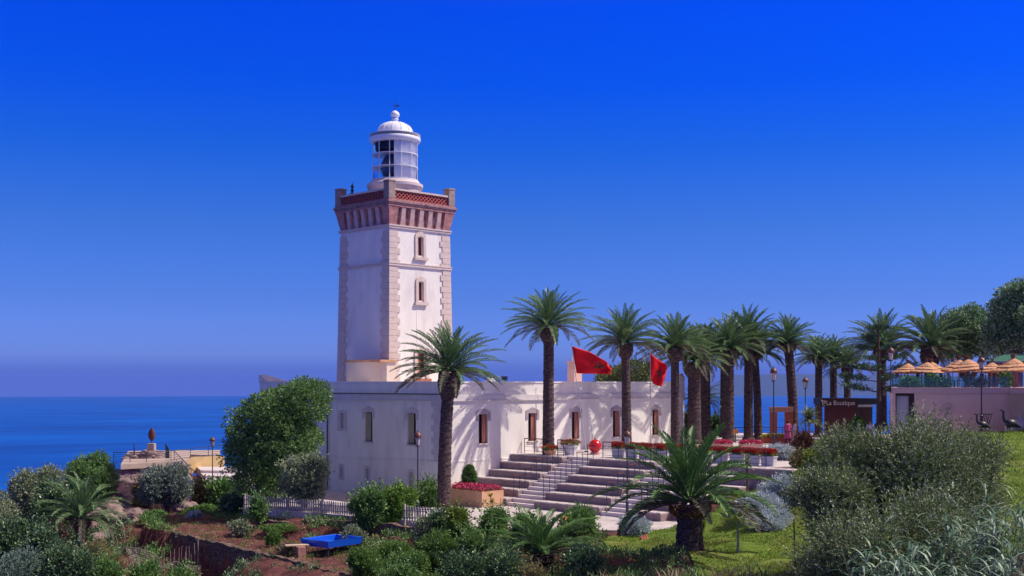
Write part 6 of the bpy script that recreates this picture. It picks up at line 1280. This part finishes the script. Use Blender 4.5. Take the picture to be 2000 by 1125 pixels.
# ------------------------------------------------------------------ people
def person(lab, px, D, zg, h, face, top_c, leg_c, shoe_c, robe=0.0, bend=0.0, seed=0, grp='people strolling on the terrace'):
    t_ = thing('person', lab, 'person', W(px, D, zg), grp, face); s = h / 1.75
    J = {'pel': (0, 0, .95), 'sp': (0, -.02 - bend * .15, 1.18), 'ch': (0, -.02 - bend * .3, 1.38), 'nk': (0, -.02 - bend * .4, 1.50), 'hd': (0, -.04 - bend * .45, 1.60), 'ht': (0, -.03 - bend * .5, 1.70),
         'ls': (-.18, -.03 - bend * .3, 1.42), 'le': (-.24, -.02 - bend * .3, 1.14), 'lw': (-.22, -.12 - bend * .4, .92), 'lh': (-.21, -.15 - bend * .4, .84), 'rs': (.18, -.03 - bend * .3, 1.42), 're': (.25, -.04 - bend * .3, 1.15), 'rw': (.24, -.18 - bend * .4, .98), 'rh': (.23, -.24 - bend * .4, .93),
         'lp': (-.10, 0, .90), 'lk': (-.11, -.05, .50), 'la': (-.11, .04, .09), 'lt': (-.12, -.10, .035), 'rp': (.10, 0, .90), 'rk': (.11, -.01, .50), 'ra': (.12, .10, .09), 'rt': (.13, -.03, .035)}
    Rr = dict(pel=.14, sp=.125, ch=.15, nk=.055, hd=.085, ht=.07, ls=.06, le=.043, lw=.03, lh=.032, rs=.06, re=.043, rw=.03, rh=.032, lp=.09, lk=.06, la=.04, lt=.03, rp=.09, rk=.06, ra=.04, rt=.03)
    E = [('pel', 'sp'), ('sp', 'ch'), ('ch', 'nk'), ('nk', 'hd'), ('hd', 'ht'), ('ch', 'ls'), ('ls', 'le'), ('le', 'lw'), ('lw', 'lh'), ('ch', 'rs'), ('rs', 're'), ('re', 'rw'), ('rw', 'rh'), ('pel', 'lp'), ('lp', 'lk'), ('lk', 'la'), ('la', 'lt'), ('pel', 'rp'), ('rp', 'rk'), ('rk', 'ra'), ('ra', 'rt')]
    def skinned(keys, edges, grow, m, name, root):
        ks = list(keys); me = bpy.data.meshes.new(name); me.from_pydata([tuple(c * s for c in J[k]) for k in ks], [(ks.index(a_), ks.index(b_)) for a_, b_ in edges], []); me.materials.append(m)
        o = bpy.data.objects.new(name, me); C.objects.link(o); o.parent = t_; md = o.modifiers.new('skin', 'SKIN'); md.use_smooth_shade = True
        for k, sv in zip(ks, me.skin_vertices[0].data): rr_ = (Rr[k] + grow) * s; sv.radius = (rr_, rr_ * (.75 if k in ('pel', 'sp', 'ch') else 1)); sv.use_root = (k == root)
        o.modifiers.new('sub', 'SUBSURF').levels = 1; return o
    skinned(J.keys(), E, 0, SKIN, 'body', 'pel')
    up_ = ['pel', 'sp', 'ch', 'ls', 'le', 'rs', 're', 'lw', 'rw']; skinned(up_, [('pel', 'sp'), ('sp', 'ch'), ('ch', 'ls'), ('ls', 'le'), ('le', 'lw'), ('ch', 'rs'), ('rs', 're'), ('re', 'rw')], .018, cloth(*top_c), 'shirt', 'pel')
    dn = ['pel', 'lp', 'lk', 'la', 'rp', 'rk', 'ra']; skinned(dn, [('pel', 'lp'), ('lp', 'lk'), ('lk', 'la'), ('pel', 'rp'), ('rp', 'rk'), ('rk', 'ra')], .02, cloth(*leg_c), 'trousers', 'pel')
    for k0, k1 in (('la', 'lt'), ('ra', 'rt')): a = MB(); p0_, p1_ = Vector(J[k0]) * s, Vector(J[k1]) * s; a.path([p0_ - Vector((0, 0, .04)), (p0_ + p1_) / 2 - Vector((0, 0, .02)), p1_], [.05, .05, .035], 8); a.build('shoe', cloth(*shoe_c), t_, local=True, smooth=True)
    hd = Vector(J['hd']) * s; a = MB(); a.lathe(tuple(hd + Vector((0, .02, .02))), [(.0, .12), (.06, .11), (.095, .06), (.1, .0), (.085, -.06), (.05, -.09)], 12, math.radians(-20), math.radians(200)); a.lathe(tuple(hd + Vector((0, .0, .02))), [(.0, .125), (.06, .112), (.092, .05)], 12); a.build('hair', HAIR, t_, local=True, smooth=True)
    a = MB(); fc_ = hd + Vector((0, -.085, .0)); a.tube(fc_ + Vector((0, .02, .02)), fc_ + Vector((0, -.02, -.015)), .012, .016, 6); a.build('nose', SKIN, t_, local=True)
    a = MB()
    for sx_ in (-1, 1): a.lathe(tuple(fc_ + Vector((sx_ * .033, .005, .03))), [(0, -.01), (.011, 0), (0, .01)], 8)
    a.build('eyes', HAIR, t_, local=True)
    a = MB(); a.tube(fc_ + Vector((-.025, .0, -.045)), fc_ + Vector((.025, .0, -.045)), .007); a.build('mouth', mat('lips', (.30, .10, .09), .5), t_, local=True)
    for side in ('l', 'r'):
        w_ = Vector(J[side + 'h']) * s; a = MB(); dr = (w_ - Vector(J[side + 'w']) * s).normalized(); up2 = Vector((1, 0, 0))
        for q_ in range(4): b0 = w_ + up2 * (q_ - 1.5) * .018; a.path([b0, b0 + dr * .035, b0 + dr * (.06 + .012 * (q_ in (1, 2))) + Vector((0, .012, 0))], [.009, .008, .006], 5)
        a.path([w_ - dr * .03 + up2 * .03, w_ + up2 * .045, w_ + up2 * .045 + dr * .03], [.01, .009, .007], 5); a.build('fingers', SKIN, t_, local=True)
    if robe:
        rb = MB(); rb.lathe((0, -.03 - bend * .05, 0), [(.27 * s, (1.05 - robe) * s), (.25 * s, .55 * s), (.20 * s, .95 * s), (.17 * s, 1.15 * s), (.21 * s, 1.38 * s), (.10 * s, 1.47 * s)], 20); rb.build('dress', cloth(*top_c), t_, local=True, smooth=True)
    return t_
person('person in a long magenta patterned dress, dark hair, white shoes', 1538.5, 85, ZY(868, 85), 1.72, math.radians(120), ('magenta_dress', (.42, .07, .22)), ('dark_blue_trousers', (.05, .03, .09)), ('white_shoes', (.75, .72, .74)), .62, .3)
person('person in a pale lavender shirt next to the magenta dress', 1551, 87, ZY(867, 87), 1.7, math.radians(40), ('lavender_shirt', (.50, .45, .72)), ('light_trousers', (.45, .36, .40)), ('brown_shoes', (.2, .1, .08)), 0, .1)
person('person in a loose white shirt at the kiosk corner', 1699, 90, 3.0, 1.75, math.radians(-60), ('white_shirt', (.72, .70, .80)), ('tan_trousers', (.3, .2, .16)), ('black_shoes', (.03, .03, .03)), 0, .15)

# sunflower and yellow roses in the front garden
for (px, D, py, r_, lb, fl_) in ((1103, 56, 1012, .09, 'single sunflower head above the bushes', FL_YEL), (958, 58, 966, .10, 'upper pale yellow rose before the planter', FL_YEL), (961, 57.6, 978, .10, 'lower pale yellow rose before the planter', FL_YEL)):
    zg = G(px, D); t_ = thing('garden_flower', lb, 'flower', W(px, D, zg), 'yellow flowers in the front garden'); h = ZY(py, D) - zg; a = MB(); a.path([(0, 0, 0), (.05, 0, h * .5), (0, 0, h)], .018, 5); a.build('stem', LF_ROSE, t_, local=True)
    rng = np.random.default_rng(int(px)); n = 60; Dd = rng.normal(size=(n, 3)); V, f4 = leaves(np.tile([0, 0, h], (n, 1)), Dd, r_ * 1.5, r_ * .6, rng); npmesh('petals', V, f4, fl_, t_)
    V, f4 = leaves(np.array([[0, 0, h * t] for t in rng.uniform(.2, .9, 24)]), rng.normal(size=(24, 3)), .16, .08, rng); npmesh('leaves', V, f4, LF_ROSE, t_)

# ------------------------------------------------------------------ haze: one closed box round everything, sky outside it
HAZE = True
if HAZE:
    a = MB(); c_ = EYE; a.box(c_.x - 400, c_.x + 29000, c_.y - 9000, c_.y + 29000, -1000, 200)
    a = MB(); a.prism([XD(-16000, -300, -430), XD(16000, -300, -430), XD(16000, 31500, -430), XD(-16000, 31500, -430)], (0, 0, 430 + 215)); hz = a.build('haze', None)
    mh = bpy.data.materials.new('haze_air'); mh.use_nodes = True; N = mh.node_tree.nodes; N.clear(); o_ = N.new('ShaderNodeOutputMaterial'); v_ = N.new('ShaderNodeVolumePrincipled')
    v_.inputs['Color'].default_value = (.25, .42, 1.0, 1); v_.inputs['Density'].default_value = 2.5e-5; v_.inputs['Anisotropy'].default_value = .0; mh.node_tree.links.new(v_.outputs[0], o_.inputs['Volume']); hz.data.materials.append(mh)
    tag(hz, 'thin sea haze over the strait', 'haze', kind='stuff')
